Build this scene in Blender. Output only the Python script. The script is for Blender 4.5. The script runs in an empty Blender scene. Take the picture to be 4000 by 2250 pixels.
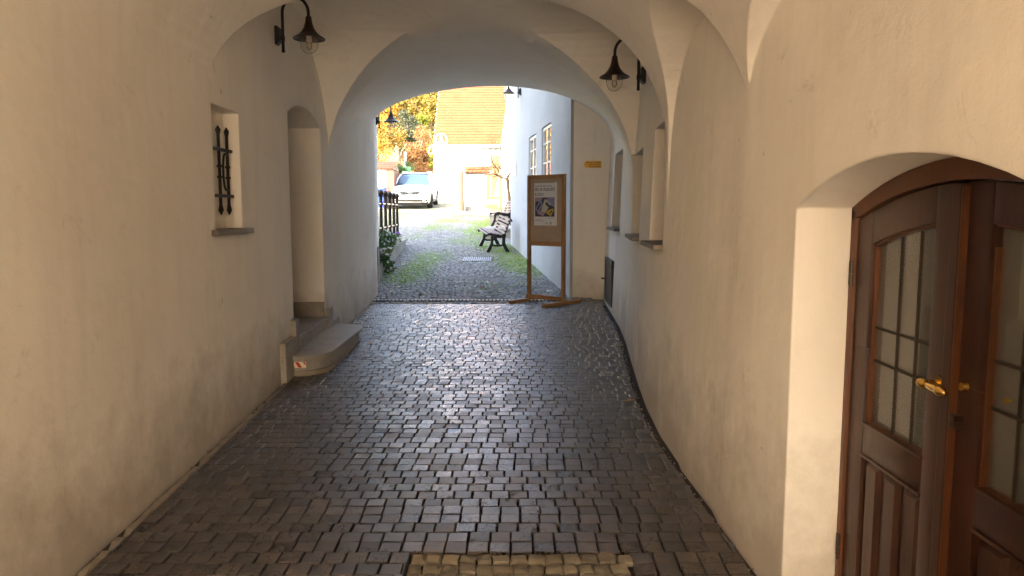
import bpy, bmesh, math, random
from mathutils import Vector, Matrix, Euler
R = math.radians
random.seed(11)
scene = bpy.context.scene
col = scene.collection
PI = math.pi

# ------------------------------------------------------------------ helpers
def g(y):
    if y < -1.2: return -.0216
    if y < 11.2: return .018*y
    if y < 48: return .2016 + .06*(y-11.2)
    return .2016 + .06*36.8 + .02*(y-48)

class MB:
    def __init__(s): s.v = []; s.f = []; s.c = None; s.uv = None
    def add(s, vs, fs):
        n = len(s.v); s.v += [tuple(p) for p in vs]; s.f += [tuple(i+n for i in f) for f in fs]; return n
    def box(s, x0, x1, y0, y1, z0, z1, M=None):
        vs = [(x0,y0,z0),(x1,y0,z0),(x1,y1,z0),(x0,y1,z0),(x0,y0,z1),(x1,y0,z1),(x1,y1,z1),(x0,y1,z1)]
        if M: vs = [M @ Vector(p) for p in vs]
        s.add(vs, [(0,3,2,1),(4,5,6,7),(0,1,5,4),(1,2,6,5),(2,3,7,6),(3,0,4,7)])
    def prism(s, poly, a, b, axis='z', M=None):
        """poly: CCW list of 2D points; extruded from a to b along axis"""
        n = len(poly)
        def P(p, t):
            if axis == 'z': return Vector((p[0],p[1],t))
            if axis == 'y': return Vector((p[0],t,p[1]))
            return Vector((t,p[0],p[1]))
        vs = [P(p,a) for p in poly] + [P(p,b) for p in poly]
        if M: vs = [M @ p for p in vs]
        s.add(vs, [tuple(range(n-1,-1,-1)), tuple(range(n,2*n))] + [(i,(i+1)%n,n+(i+1)%n,n+i) for i in range(n)])
    def tube(s, path, r, k=10, caps=True, M=None):
        P = [Vector(p) for p in path]; n = len(P)
        rr = r if isinstance(r,(list,tuple)) else [r]*n
        up = None; vs = []
        for i in range(n):
            t = (P[min(i+1,n-1)]-P[max(i-1,0)]).normalized()
            if up is None:
                up = Vector((0,0,1)) if abs(t.z) < .9 else Vector((1,0,0))
            a = t.cross(up)
            if a.length < 1e-5: a = t.cross(Vector((0,1,0)))
            a.normalize(); b = a.cross(t).normalized(); up = b
            for j in range(k):
                q = 2*PI*j/k
                p = P[i] + (a*math.cos(q)+b*math.sin(q))*rr[i]
                vs.append(M @ p if M else p)
        fs = [(i*k+j, i*k+(j+1)%k, (i+1)*k+(j+1)%k, (i+1)*k+j) for i in range(n-1) for j in range(k)]
        if caps: fs += [tuple(range(k-1,-1,-1)), tuple(range((n-1)*k, n*k))]
        s.add(vs, fs)
    def lathe(s, prof, c=(0,0,0), k=24, M=None, caps=False):
        vs = []
        for r,z in prof:
            for j in range(k):
                q = 2*PI*j/k
                p = Vector((c[0]+r*math.cos(q), c[1]+r*math.sin(q), c[2]+z))
                vs.append(M @ p if M else p)
        n = len(prof)
        fs = [(i*k+j, i*k+(j+1)%k, (i+1)*k+(j+1)%k, (i+1)*k+j) for i in range(n-1) for j in range(k)]
        if caps: fs += [tuple(range(k-1,-1,-1)), tuple(range((n-1)*k, n*k))]
        s.add(vs, fs)
    def ball(s, c, r, k=12, m=8, sc=(1,1,1)):
        prof = [(r*math.sin(PI*i/m)+1e-4, -r*math.cos(PI*i/m)) for i in range(m+1)]
        n = len(s.v); s.lathe(prof, (0,0,0), k)
        s.v[n:] = [(c[0]+p[0]*sc[0], c[1]+p[1]*sc[1], c[2]+p[2]*sc[2]) for p in s.v[n:]]
    def loft(s, secs, closed=True, caps=True):
        k = len(secs[0]); vs = [p for sec in secs for p in sec]; n = len(secs)
        J = range(k) if closed else range(k-1)
        fs = [(i*k+j, i*k+(j+1)%k, (i+1)*k+(j+1)%k, (i+1)*k+j) for i in range(n-1) for j in J]
        if caps: fs += [tuple(range(k-1,-1,-1)), tuple(range((n-1)*k, n*k))]
        s.add(vs, fs)
    def mesh(s, name):
        me = bpy.data.meshes.new(name); me.from_pydata(s.v, [], s.f); me.update(); return me
    def build(s, name, mat, parent=None, smooth=None, bevel=0, fix=True):
        me = s.mesh(name)
        if fix:
            bm = bmesh.new(); bm.from_mesh(me)
            bmesh.ops.recalc_face_normals(bm, faces=bm.faces)
            if bevel: bmesh.ops.bevel(bm, geom=[e for e in bm.edges if len(e.link_faces)==2 and e.calc_face_angle(0) > .5], offset=bevel, segments=2, affect='EDGES', profile=.6)
            bm.to_mesh(me); bm.free()
        return link(name, me, mat, parent, smooth)

def link(name, me, mat, parent=None, smooth=None):
    me.materials.clear(); me.materials.append(mat)
    if smooth is not None:
        for p in me.polygons: p.use_smooth = True
        me.set_sharp_from_angle(angle=R(smooth))
    o = bpy.data.objects.new(name, me); col.objects.link(o)
    if parent: o.parent = parent
    return o

def tag(o, label=None, cat=None, group=None, kind=None):
    if label: o['label'] = label
    if cat: o['category'] = cat
    if group: o['group'] = group
    if kind: o['kind'] = kind
    return o
def thing(name, label, cat, loc=(0,0,0), rz=0, group=None, rx=0):
    o = bpy.data.objects.new(name, None); col.objects.link(o)
    o.empty_display_size = .1
    o.location = loc; o.rotation_euler = (rx,0,rz)
    return tag(o, label, cat, group)
def dup(o, parent=None):
    c = o.copy(); col.objects.link(c)
    if parent: c.parent = parent
    for ch in list(o.children): dup(ch, c)
    return c
def sub(*ms):
    m = MB()
    for q in ms: m.add(q.v, q.f)
    return m
def set_attr(me, name, vals):
    """per-vertex float colour"""
    a = me.color_attributes.new(name, 'FLOAT_COLOR', 'POINT')
    flat = []
    for v in vals: flat += [v[0], v[1], v[2], 1.0]
    a.data.foreach_set('color', flat)

# ------------------------------------------------------------------ materials
def mat(name, base=(.5,.5,.5), rough=.6, metal=0, spec=.5, **kw):
    m = bpy.data.materials.new(name); m.use_nodes = True
    b = m.node_tree.nodes['Principled BSDF']
    b.inputs['Base Color'].default_value = (*base,1)
    b.inputs['Roughness'].default_value = rough
    b.inputs['Metallic'].default_value = metal
    b.inputs['Specular IOR Level'].default_value = spec
    for k,v in kw.items(): b.inputs[k.replace('_',' ')].default_value = v
    return m
class NT:
    def __init__(s, m): s.t = m.node_tree; s.b = s.t.nodes['Principled BSDF']
    def n(s, typ, **kw):
        x = s.t.nodes.new(typ)
        for k,v in kw.items():
            if k in ('operation','blend_type','data_type','wave_type','bands_direction','rings_direction','feature','attribute_name','samples','noise_dimensions','distance','voronoi_dimensions','wave_profile','uv_map','clamp'): setattr(x,k,v)
        return x
    def l(s, a, b): s.t.links.new(a, b)
    def obj(s, scale=(1,1,1), src='Object'):
        tc = s.n('ShaderNodeTexCoord'); mp = s.n('ShaderNodeMapping'); mp.inputs['Scale'].default_value = scale
        s.l(tc.outputs[src], mp.inputs['Vector']); return mp.outputs['Vector']
    def noise(s, vec, scale=5, detail=4, rough=.55, dist=0):
        n = s.n('ShaderNodeTexNoise'); n.inputs['Scale'].default_value = scale; n.inputs['Detail'].default_value = detail
        n.inputs['Roughness'].default_value = rough; n.inputs['Distortion'].default_value = dist
        s.l(vec, n.inputs['Vector']); return n.outputs['Fac']
    def ramp(s, fac, stops):
        r = s.n('ShaderNodeValToRGB'); e = r.color_ramp.elements
        while len(e) < len(stops): e.new(.5)
        for q,(p,c) in zip(e, stops): q.position = p; q.color = (*c,1) if len(c)==3 else c
        s.l(fac, r.inputs['Fac']); return r.outputs['Color']
    def mr(s, fac, a, b, c=0, d=1):
        r = s.n('ShaderNodeMapRange')
        for i,v in enumerate((a,b,c,d)): r.inputs[i+1].default_value = v
        s.l(fac, r.inputs[0]); return r.outputs[0]
    def mix(s, fac, a, b, mode='MIX'):
        m = s.n('ShaderNodeMix', data_type='RGBA', blend_type=mode)
        for inp,v in ((m.inputs[0],fac),(m.inputs[6],a),(m.inputs[7],b)):
            if isinstance(v,(int,float)): inp.default_value = v
            elif isinstance(v,tuple): inp.default_value = (*v,1)
            else: s.l(v, inp)
        return m.outputs[2]
    def math(s, op, a, b=0.0):
        m = s.n('ShaderNodeMath', operation=op)
        for i,v in enumerate((a,b)):
            if isinstance(v,(int,float)): m.inputs[i].default_value = v
            else: s.l(v, m.inputs[i])
        return m.outputs[0]
    def color(s, c): s.l(c, s.b.inputs['Base Color'])
    def rough(s, c): s.l(c, s.b.inputs['Roughness'])
    def bump(s, h, strength=.3, dist=.01, normal=None):
        b = s.n('ShaderNodeBump'); b.inputs['Strength'].default_value = strength; b.inputs['Distance'].default_value = dist
        s.l(h, b.inputs['Height'])
        if normal is not None: s.l(normal, b.inputs['Normal'])
        s.l(b.outputs['Normal'], s.b.inputs['Normal'])
    def attr(s, name):
        a = s.n('ShaderNodeAttribute', attribute_name=name); return a.outputs['Color']
    def sep(s, vec):
        x = s.n('ShaderNodeSeparateXYZ'); s.l(vec, x.inputs[0]); return x.outputs

def plaster(name, base, var, streak=.35, bevel=.016, grime=(.34,.29,.23), stain=.68):
    m = mat(name, base, .85, spec=.25); t = NT(m)
    o = t.obj()
    big = t.noise(o, .9, 5, .6)
    c = t.ramp(big, [(.3,var),(.62,base)])
    st = t.noise(t.obj((3.2,3.2,.28)), 2.3, 5, .65, .3)
    c = t.mix(t.math('MULTIPLY', t.mr(st,.5,.78,0,1), streak), c, tuple(x*.62 for x in base))
    hi = t.noise(t.obj((.6,.6,2.6)), 3.1, 4, .7, 1.2)          # trowel strokes
    c = t.mix(t.math('MULTIPLY', t.mr(hi,.58,.75,0,1), .22), c, tuple(min(.9,x*1.14) for x in base))
    sp = t.noise(o, 11, 2, .4)
    c = t.mix(t.math('MULTIPLY', t.mr(sp,.775,.80,0,1), .4), c, (.33,.27,.2))
    z = t.sep(o)[2]
    wob = t.noise(o, 2.6, 5, .7)
    low = t.mr(t.math('SUBTRACT', z, t.math('MULTIPLY', wob, 1.1)), -.42, .20, 1, 0)
    c = t.mix(t.math('MULTIPLY', low, stain), c, grime)
    sc = t.noise(o, 4.3, 6, .75, .6)
    c = t.mix(t.math('MULTIPLY', t.mr(sc,.62,.72,0,1), .26), c, grime)
    t.color(c)
    fine = t.noise(o, 130, 3, .6); mid = t.noise(o, 9, 4, .55); lar = t.noise(o, 1.7, 3, .5)
    h = t.math('ADD', t.math('MULTIPLY', fine, .0011), t.math('ADD', t.math('MULTIPLY', mid, .0060), t.math('MULTIPLY', lar, .03)))
    nrm = None
    if bevel:
        bv = t.n('ShaderNodeBevel', samples=4); bv.inputs['Radius'].default_value = bevel; nrm = bv.outputs['Normal']
    t.bump(h, .75, 1.0, nrm)
    return m

def wood(name, a, b, rough=.4, scale=(14,14,1.6), coat=0, bump=.25):
    m = mat(name, a, rough, spec=.4); t = NT(m)
    if coat: t.b.inputs['Coat Weight'].default_value = coat; t.b.inputs['Coat Roughness'].default_value = .25
    o = t.obj(scale)
    n = t.noise(o, 2.2, 6, .62, 1.1)
    c = t.ramp(n, [(.3,a),(.68,b)])
    n2 = t.noise(t.obj(), 5, 4)
    c = t.mix(t.math('MULTIPLY', t.mr(n2,.5,.75,0,1), .35), c, tuple(x*.6 for x in a))
    t.color(c); t.rough(t.mr(n,.3,.7,rough*.8,min(1,rough*1.35)))
    t.bump(n, bump, .004); return m

def stone(name, a, b, rough=.75, scale=6, bump=.4, dirt=None):
    m = mat(name, a, rough, spec=.35); t = NT(m); o = t.obj()
    n = t.noise(o, scale, 7, .65); f = t.noise(o, scale*14, 3, .6)
    c = t.ramp(n, [(.3,a),(.7,b)])
    c = t.mix(.25, c, t.ramp(f, [(.35,tuple(x*.6 for x in a)),(.65,tuple(min(1,x*1.25) for x in b))]))
    if dirt:
        d = t.noise(o, 2.3, 6, .7); c = t.mix(t.mr(d,.5,.7,0,.7), c, dirt)
    t.color(c); t.rough(t.mr(n,.3,.7,rough*.85,min(1,rough*1.15)))
    t.bump(t.math('ADD', n, t.math('MULTIPLY', f, .3)), bump, .01); return m

M = {}
M['plaster'] = plaster('warm_white_plaster', (.90,.862,.80), (.84,.793,.722), .2)
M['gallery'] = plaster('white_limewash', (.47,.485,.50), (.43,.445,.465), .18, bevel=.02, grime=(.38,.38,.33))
M['whitewall'] = plaster('white_exterior_paint', (.62,.61,.595), (.56,.555,.545), .12, bevel=0, stain=.3)
M['paint_white'] = mat('white_gloss_paint', (.78,.77,.75), .35)
M['iron'] = mat('black_wrought_iron', (.018,.017,.017), .5, metal=.3)
m = M['shade'] = mat('bronze_brown_enamel', (.035,.020,.013), .38, metal=.25)
M['galv'] = mat('pale_galvanised_paint', (.42,.46,.52), .4, metal=.2)
M['lead'] = mat('dark_lead_came', (.045,.036,.028), .8, spec=.2)
M['brass'] = mat('polished_brass', (.72,.47,.13), .2, metal=1)
M['steel'] = mat('worn_steel', (.45,.45,.46), .35, metal=1)
M['doorwood'] = wood('dark_stained_door_wood', (.030,.0098,.0055), (.070,.024,.012), .40, coat=.2)
M['framewood'] = wood('red_brown_frame_wood', (.080,.026,.009), (.15,.050,.016), .45, coat=.1)
M['standwood'] = wood('varnished_pine', (.30,.145,.05), (.46,.245,.10), .42)
M['slatwood'] = wood('weathered_bench_slats', (.20,.15,.13), (.30,.235,.21), .6, (3,14,14))
M['brownwood'] = wood('brown_exterior_boards', (.085,.038,.02), (.13,.062,.034), .6)
M['redwood'] = wood('orange_brown_gate_wood', (.13,.045,.017), (.19,.075,.03), .6)
M['board'] = wood('hardboard_panel', (.42,.305,.21), (.50,.37,.26), .65, (3,3,30), bump=.08)
M['granite'] = stone('grey_granite_steps', (.27,.24,.205), (.40,.365,.32), .6, 5, .25, dirt=(.18,.15,.12))
M['sandst'] = stone('sandstone_bed_blocks', (.24,.225,.19), (.34,.32,.28), .85, 4, .35, dirt=(.17,.16,.12))
M['sill'] = stone('grey_sill_stone', (.15,.13,.11), (.25,.22,.19), .75, 9, .35)
M['kerb'] = stone('dusty_cement_edging', (.20,.17,.13), (.33,.28,.22), .9, 14, .6)
M['poster'] = mat('poster_paper', (.76,.75,.75), .45)
M['ink'] = mat('dark_blue_ink', (.05,.055,.075), .5)
M['redink'] = mat('maroon_ink', (.22,.07,.07), .5)
M['black'] = mat('black_print', (.012,.012,.012), .5)
M['yellow'] = mat('yellow_sign_enamel', (.78,.40,.010), .4)
M['brownprint'] = mat('dark_brown_lettering', (.05,.012,.004), .5)
M['redtape'] = mat('red_reflective_tape', (.52,.015,.018), .35)
M['cream'] = mat('cream_reflective_tape', (.78,.70,.52), .35)
M['blueplastic'] = mat('blue_bin_plastic', (.012,.045,.42), .45)
M['tyre'] = mat('tyre_rubber', (.022,.022,.024), .8)
M['carpaint'] = mat('white_car_paint', (.70,.71,.72), .22, Coat_Weight=.6, Coat_Roughness=.05)
M['carblack'] = mat('black_car_trim', (.008,.008,.009), .55, spec=.2)
M['chrome'] = mat('chrome', (.75,.76,.78), .12, metal=1)
M['carglass'] = mat('car_window_glass', (.03,.055,.085), .04, spec=.9)
M['headlight'] = mat('headlamp_lens', (.34,.36,.38), .08, metal=.5)
M['indicator'] = mat('amber_lens', (.6,.28,.03), .2)
M['plateblue'] = mat('plate_blue', (.02,.07,.45), .4)
M['gutter'] = mat('pale_zinc', (.60,.61,.62), .4, metal=.4)
M['greenpanel'] = mat('green_panel_paint', (.10,.36,.17), .5)
M['holder'] = mat('ceramic_lampholder', (.62,.50,.38), .5)
M['curtain'] = mat('pale_net_curtain', (.86,.83,.74), .9)
M['dark'] = mat('painted_shade_black', (.02,.02,.02), .9)
M['soil'] = stone('dark_soil', (.035,.026,.018), (.07,.052,.035), .95, 12, .6)
M['bark'] = stone('rough_bark', (.085,.062,.045), (.17,.13,.095), .9, 11, .8)
M['lichenbark'] = stone('lichen_spotted_bark', (.075,.05,.025), (.14,.10,.045), .9, 9, .7, dirt=(.15,.125,.03))
def thinglass(name, tint, rough=.02, ior=1.5, boost=0, haze=0):
    m = bpy.data.materials.new(name); m.use_nodes = True; t = m.node_tree; t.nodes.clear()
    out = t.nodes.new('ShaderNodeOutputMaterial'); mx = t.nodes.new('ShaderNodeMixShader'); tr = t.nodes.new('ShaderNodeBsdfTransparent'); gl = t.nodes.new('ShaderNodeBsdfGlossy'); fr = t.nodes.new('ShaderNodeFresnel')
    tr.inputs[0].default_value = (*tint,1); gl.inputs['Roughness'].default_value = rough; fr.inputs[0].default_value = ior
    ad = t.nodes.new('ShaderNodeMath'); ad.operation = 'ADD'; ad.inputs[1].default_value = boost; ad.use_clamp = True
    t.links.new(fr.outputs[0], ad.inputs[0]); t.links.new(ad.outputs[0], mx.inputs[0]); t.links.new(tr.outputs[0], mx.inputs[1]); t.links.new(gl.outputs[0], mx.inputs[2]);
    if haze:
        df = t.nodes.new('ShaderNodeBsdfTranslucent'); dd = t.nodes.new('ShaderNodeBsdfDiffuse'); m2 = t.nodes.new('ShaderNodeMixShader'); m3 = t.nodes.new('ShaderNodeMixShader')
        df.inputs[0].default_value = dd.inputs[0].default_value = (.8,.78,.74,1); m2.inputs[0].default_value = .5; m3.inputs[0].default_value = haze
        t.links.new(df.outputs[0], m2.inputs[1]); t.links.new(dd.outputs[0], m2.inputs[2]); t.links.new(mx.outputs[0], m3.inputs[1]); t.links.new(m2.outputs[0], m3.inputs[2]); t.links.new(m3.outputs[0], out.inputs['Surface'])
    else: t.links.new(mx.outputs[0], out.inputs['Surface'])
    return m
M['glass'] = thinglass('clear_lamp_glass', (.95,.95,.93), .05, 1.06, .03, .15)
m = M['pane'] = mat('dark_window_pane', (.03,.032,.03), .045, spec=.6)
M['bulb'] = thinglass('bulb_glass', (.97,.9,.75), .05, 1.4, .03)
M['doorpane'] = thinglass('thin_door_glass', (.96,.97,.95), .01, 1.5, .02, .10)

# flower photo print: overlapping coloured paper shapes are separate small meshes; base print is dark navy
M['navy'] = mat('navy_print', (.045,.045,.085), .45)
M['lilac'] = mat('lilac_print', (.26,.25,.40), .45)
M['palecream'] = mat('pale_cream_print', (.55,.52,.42), .45)
M['yellowprint'] = mat('yellow_print', (.62,.42,.035), .45)
M['pinkprint'] = mat('pinkish_print', (.40,.28,.33), .45)

def leafmat(name, a, b, c, d=.5):
    m = mat(name, a, .6, spec=.3); t = NT(m)
    v = t.sep(t.attr('var'))
    k = t.ramp(v[0], [(.0,a),(.5,b),(1,c)])
    t.color(k)
    # a little light passes through leaves
    t.b.inputs['Subsurface Weight'].default_value = 0
    tr = t.n('ShaderNodeBsdfTranslucent'); t.l(k, tr.inputs['Color'])
    mx = t.n('ShaderNodeMixShader'); mx.inputs[0].default_value = .35
    out = t.t.nodes['Material Output']
    t.l(t.b.outputs[0], mx.inputs[1]); t.l(tr.outputs[0], mx.inputs[2]); t.l(mx.outputs[0], out.inputs['Surface'])
    return m
M['lf_gold'] = leafmat('golden_maple_leaves', (.20,.085,.008), (.27,.145,.015), (.33,.215,.045))
M['lf_rust'] = leafmat('rust_orange_leaves', (.13,.058,.024), (.20,.095,.036), (.25,.15,.055))
M['lf_olive'] = leafmat('olive_yellow_leaves', (.07,.058,.009), (.14,.105,.016), (.22,.16,.035))
M['lf_pine'] = leafmat('grey_green_needles', (.026,.04,.025), (.052,.066,.038), (.09,.095,.052))
M['lf_lime'] = leafmat('lime_yellow_leaves', (.065,.095,.008), (.14,.16,.015), (.22,.215,.03))
M['lf_green'] = leafmat('dark_green_leaves', (.02,.055,.012), (.05,.11,.025), (.11,.18,.05))
M['grass'] = leafmat('fresh_green_grass', (.13,.27,.02), (.26,.43,.045), (.40,.50,.10))
M['petal'] = mat('white_petals', (.75,.75,.72), .6)
M['violet'] = mat('violet_petals', (.25,.12,.55), .6)
M['deadleaf'] = mat('fallen_leaf_red', (.42,.09,.03), .6)
M['deadleaf2'] = mat('fallen_leaf_ochre', (.36,.22,.06), .6)

def tilemat(name, a, b, c):
    m = mat(name, a, .8, spec=.25); t = NT(m); o = t.obj()
    n = t.noise(o, 1.1, 5, .6); f = t.noise(o, 9, 3, .6)
    k = t.ramp(n, [(.3,a),(.55,b),(.8,c)]); k = t.mix(.3, k, t.ramp(f, [(.3,tuple(x*.6 for x in a)),(.7,c)]))
    t.color(k); t.bump(f, .3, .01); return m
M['tiles'] = tilemat('orange_clay_tiles', (.135,.034,.012), (.162,.045,.017), (.19,.061,.026))
M['tilered'] = tilemat('red_clay_tiles', (.12,.032,.02), (.15,.045,.028), (.175,.06,.04))

# wood-block floor: end grain blocks, per-block random colour in "col" and ring centre in UV
m = M['blocks'] = mat('end_grain_wood_blocks', (.05,.035,.025), .3, spec=.5, IOR=2.1); t = NT(m)
uv = t.n('ShaderNodeUVMap', uv_map='UVMap').outputs[0]
wv = t.n('ShaderNodeTexWave', wave_type='RINGS', rings_direction='Z'); t.l(uv, wv.inputs['Vector'])
wv.inputs['Scale'].default_value = 32; wv.inputs['Distortion'].default_value = 5.5; wv.inputs['Detail'].default_value = 3; wv.inputs['Detail Scale'].default_value = 6
ring = wv.outputs['Fac']
at = t.attr('col')
grain = t.noise(t.obj((1,1,1)), 60, 5, .7)
blot = t.noise(t.obj(), 3.5, 4, .6)
c = t.mix(t.math('MULTIPLY', ring, .45), at, (.035,.022,.015), 'MIX')
c = t.mix(t.math('MULTIPLY', t.mr(grain,.45,.7,0,1), .16), c, (.075,.06,.047))
c = t.mix(t.math('MULTIPLY', t.mr(blot,.55,.75,0,1), .45), c, (.075,.06,.048))
cv = t.n('ShaderNodeTexVoronoi', feature='DISTANCE_TO_EDGE'); cv.inputs['Scale'].default_value = 13; 
cvn = t.n('ShaderNodeTexNoise'); cvn.inputs['Scale'].default_value = 40; t.l(uv, cvn.inputs['Vector'])
cvm = t.n('ShaderNodeMixRGB'); cvm.inputs[0].default_value = .03; t.l(uv, cvm.inputs[1]); t.l(cvn.outputs['Color'], cvm.inputs[2]); t.l(cvm.outputs[0], cv.inputs['Vector'])
crack = t.math('MULTIPLY', t.mr(cv.outputs['Distance'], .008, .022, 1, 0), t.mr(t.noise(t.obj(), 7, 2), .50, .56, 0, 1))
c = t.mix(t.math('MULTIPLY', crack, .9), c, (.006,.004,.003))
t.color(c)
rnd = t.n('ShaderNodeAttribute', attribute_name='rnd')
rg = t.math('ADD', t.mr(grain,.3,.7,.20,.27), t.math('ADD', t.math('MULTIPLY', ring, .05), t.math('MULTIPLY', rnd.outputs['Fac'], .20)))
rg = t.math('ADD', rg, t.math('MULTIPLY', crack, .5)); t.rough(rg)
hh = t.math('ADD', t.math('MULTIPLY', ring, .0006), t.math('ADD', t.math('MULTIPLY', grain, .0003), t.math('MULTIPLY', t.noise(t.obj(), 16, 3), .0035)))
t.bump(hh, .6, 1.0)

m = M['bed'] = mat('dark_joint_sand', (.022,.015,.011), .9); t = NT(m)
n = t.noise(t.obj(), 90, 4, .7); t.color(t.ramp(n, [(.3,(.012,.009,.007)),(.7,(.045,.032,.022))])); t.bump(n, .8, .01)

m = M['setts'] = mat('granite_setts', (.2,.2,.2), .6, spec=.28); t = NT(m)
at = t.attr('col'); f = t.noise(t.obj(), 55, 4, .65); b2 = t.noise(t.obj(), 9, 4, .6)
c = t.mix(.3, at, t.ramp(f, [(.3,(.08,.078,.075)),(.7,(.33,.32,.30))]))
t.color(c); t.rough(t.mr(b2,.3,.7,.5,.8)); t.bump(t.math('ADD', f, b2), .5, .006)

m = M['ground'] = mat('mossy_cobbled_ground', (.2,.2,.17), .85, spec=.3); t = NT(m)
o = t.obj()
vo = t.n('ShaderNodeTexVoronoi', feature='DISTANCE_TO_EDGE'); vo.inputs['Scale'].default_value = 9; t.l(o, vo.inputs['Vector'])
vc = t.n('ShaderNodeTexVoronoi'); vc.inputs['Scale'].default_value = 9; t.l(o, vc.inputs['Vector'])
joint = t.mr(vo.outputs['Distance'], .02, .12, 1, 0)
mossn = t.noise(o, .55, 6, .65)
stn = t.mix(.6, (.21,.205,.19), vc.outputs['Color'], 'MULTIPLY')
stn = t.mix(.6, stn, (.17,.166,.15))
c = t.mix(t.math('MULTIPLY', joint, .75), stn, (.075,.08,.03))
c = t.mix(t.math('MULTIPLY', t.mr(mossn,.48,.66,0,1), .75), c, (.16,.20,.045))
t.color(c); t.bump(vo.outputs['Distance'], .6, .05)

m = M['street'] = mat('pale_bounce_paving', (.50,.43,.34), .85)  # unseen paving, made pale to bounce light into the passage
m = M['hill'] = mat('autumn_hillside', (.15,.13,.05), .95); t = NT(m)
n = t.noise(t.obj(), .5, 6, .7); t.color(t.ramp(n, [(.3,(.07,.08,.025)),(.55,(.17,.14,.04)),(.75,(.30,.17,.05))]))
m = M['sandsett'] = mat('yellow_sandstone_setts', (.34,.25,.13), .8); t = NT(m)
at = t.attr('col'); f = t.noise(t.obj(), 70, 5, .7); b2 = t.noise(t.obj(), 20, 4, .6)
t.color(t.mix(.4, at, t.ramp(b2, [(.3,(.10,.088,.066)),(.7,(.29,.25,.185))]))); t.bump(t.math('ADD', f, b2), .9, .008)

# ------------------------------------------------------------------ camera, world, sun
cam_d = bpy.data.cameras.new('camera'); cam = bpy.data.objects.new('camera', cam_d); col.objects.link(cam)
cam.location = (0,0,1.6); cam.rotation_euler = (R(90-6),0,0)
cam_d.lens = 26; cam_d.sensor_width = 36; cam_d.clip_start = .05; cam_d.clip_end = 600
scene.camera = cam
sun_dir = Vector((.46,.78,-.50)).normalized()
w = bpy.data.worlds.new('World'); scene.world = w; w.use_nodes = True
nt = w.node_tree; bg = nt.nodes['Background']; sky = nt.nodes.new('ShaderNodeTexSky')
sky.sky_type = 'NISHITA'; sky.sun_disc = False
sky.sun_elevation = math.asin(-sun_dir.z); sky.sun_rotation = math.atan2(-sun_dir.x, -sun_dir.y)
sky.air_density = 1.0; sky.dust_density = 7.0; sky.ozone_density = .6
nt.links.new(sky.outputs[0], bg.inputs[0]); bg.inputs[1].default_value = .15
sl = bpy.data.lights.new('sun', 'SUN'); sl.energy = 2.0; sl.angle = R(.5); sl.color = (1,.945,.86)
so = bpy.data.objects.new('sun', sl); col.objects.link(so); so.rotation_euler = sun_dir.to_track_quat('-Z','Y').to_euler(); so.location = (-20,-30,40)
scene.view_settings.view_transform = 'Standard'; scene.view_settings.look = 'None'
scene.view_settings.exposure = 3.7; scene.view_settings.gamma = 1
scene.render.engine = 'CYCLES'
cy = scene.cycles
cy.max_bounces = 14; cy.diffuse_bounces = 9; cy.glossy_bounces = 5; cy.transmission_bounces = 8; cy.transparent_max_bounces = 12
cy.use_denoising = True; cy.sample_clamp_indirect = 8; cy.caustics_reflective = True; cy.blur_glossy = .5; cy.caustics_refractive = False
try: cy.denoiser = 'OPENIMAGEDENOISE'
except Exception: pass

# ------------------------------------------------------------------ gatehouse with vaulted passage
LEFT = [(-1.85,-7.8),(-1.886,3.0),(-2.184,11.94),(-2.293,12.49),(-2.42,15)]
RIGHT = [(.93,15),(.925,11.646),(1.39,11.56),(1.352,10.4),(1.30,9.1),(1.225,8.1),(1.137,7.2),(1.055,6.3),(1.0,5.6),(.975,5.0),(.985,4.4),(1.02,3.7),(1.067,2.79),(1.08,-7.8)]
def interp(pts, y):
    p = sorted(pts, key=lambda q: q[1])
    for a,b in zip(p,p[1:]):
        if a[1] <= y <= b[1]: return a[0]+(b[0]-a[0])*(y-a[1])/(b[1]-a[1])
    return p[0][0] if y < p[0][1] else p[-1][0]
def wl(y): return interp(LEFT, y)
RW = RIGHT[2:]
def lean(y): return .035*min(1,max(0,(y-2.8)/1.8))
def wr(y, z=0): return interp(RW, y) + lean(y)*z

def raw(mb, name):
    me = mb.mesh(name); bm = bmesh.new(); bm.from_mesh(me)
    bmesh.ops.recalc_face_normals(bm, faces=bm.faces); bmesh.ops.triangulate(bm, faces=bm.faces); bm.to_mesh(me); bm.free()
    o = bpy.data.objects.new(name, me); col.objects.link(o); return o
def boolean(a, b, op):
    md = a.modifiers.new('b','BOOLEAN'); md.operation = op; md.solver = 'EXACT'; md.object = b
    bpy.context.view_layer.update()
    dg = bpy.context.evaluated_depsgraph_get()
    me = bpy.data.meshes.new_from_object(a.evaluated_get(dg))
    a.modifiers.clear(); a.data = me
    bm = bmesh.new(); bm.from_mesh(me); bmesh.ops.triangulate(bm, faces=bm.faces); bm.to_mesh(me); bm.free()
    bpy.data.objects.remove(b, do_unlink=True)
    return a
NQ = 20
def arch_sec(y, xl, zl, xr, zr, zc, xc):
    s = [(xl,y,-1.2),(xl,y,zl)]
    for i in range(1,NQ): q = PI/2*(1-i/NQ); s.append((xc-(xc-xl)*math.sin(q), y, zl+(zc-zl)*math.cos(q)))
    s.append((xc,y,zc))
    for i in range(1,NQ): q = PI/2*i/NQ; s.append((xc+(xr-xc)*math.sin(q), y, zr+(zc-zr)*math.cos(q)))
    return s + [(xr,y,zr),(xr,y,-1.2)]
b = MB()
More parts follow.
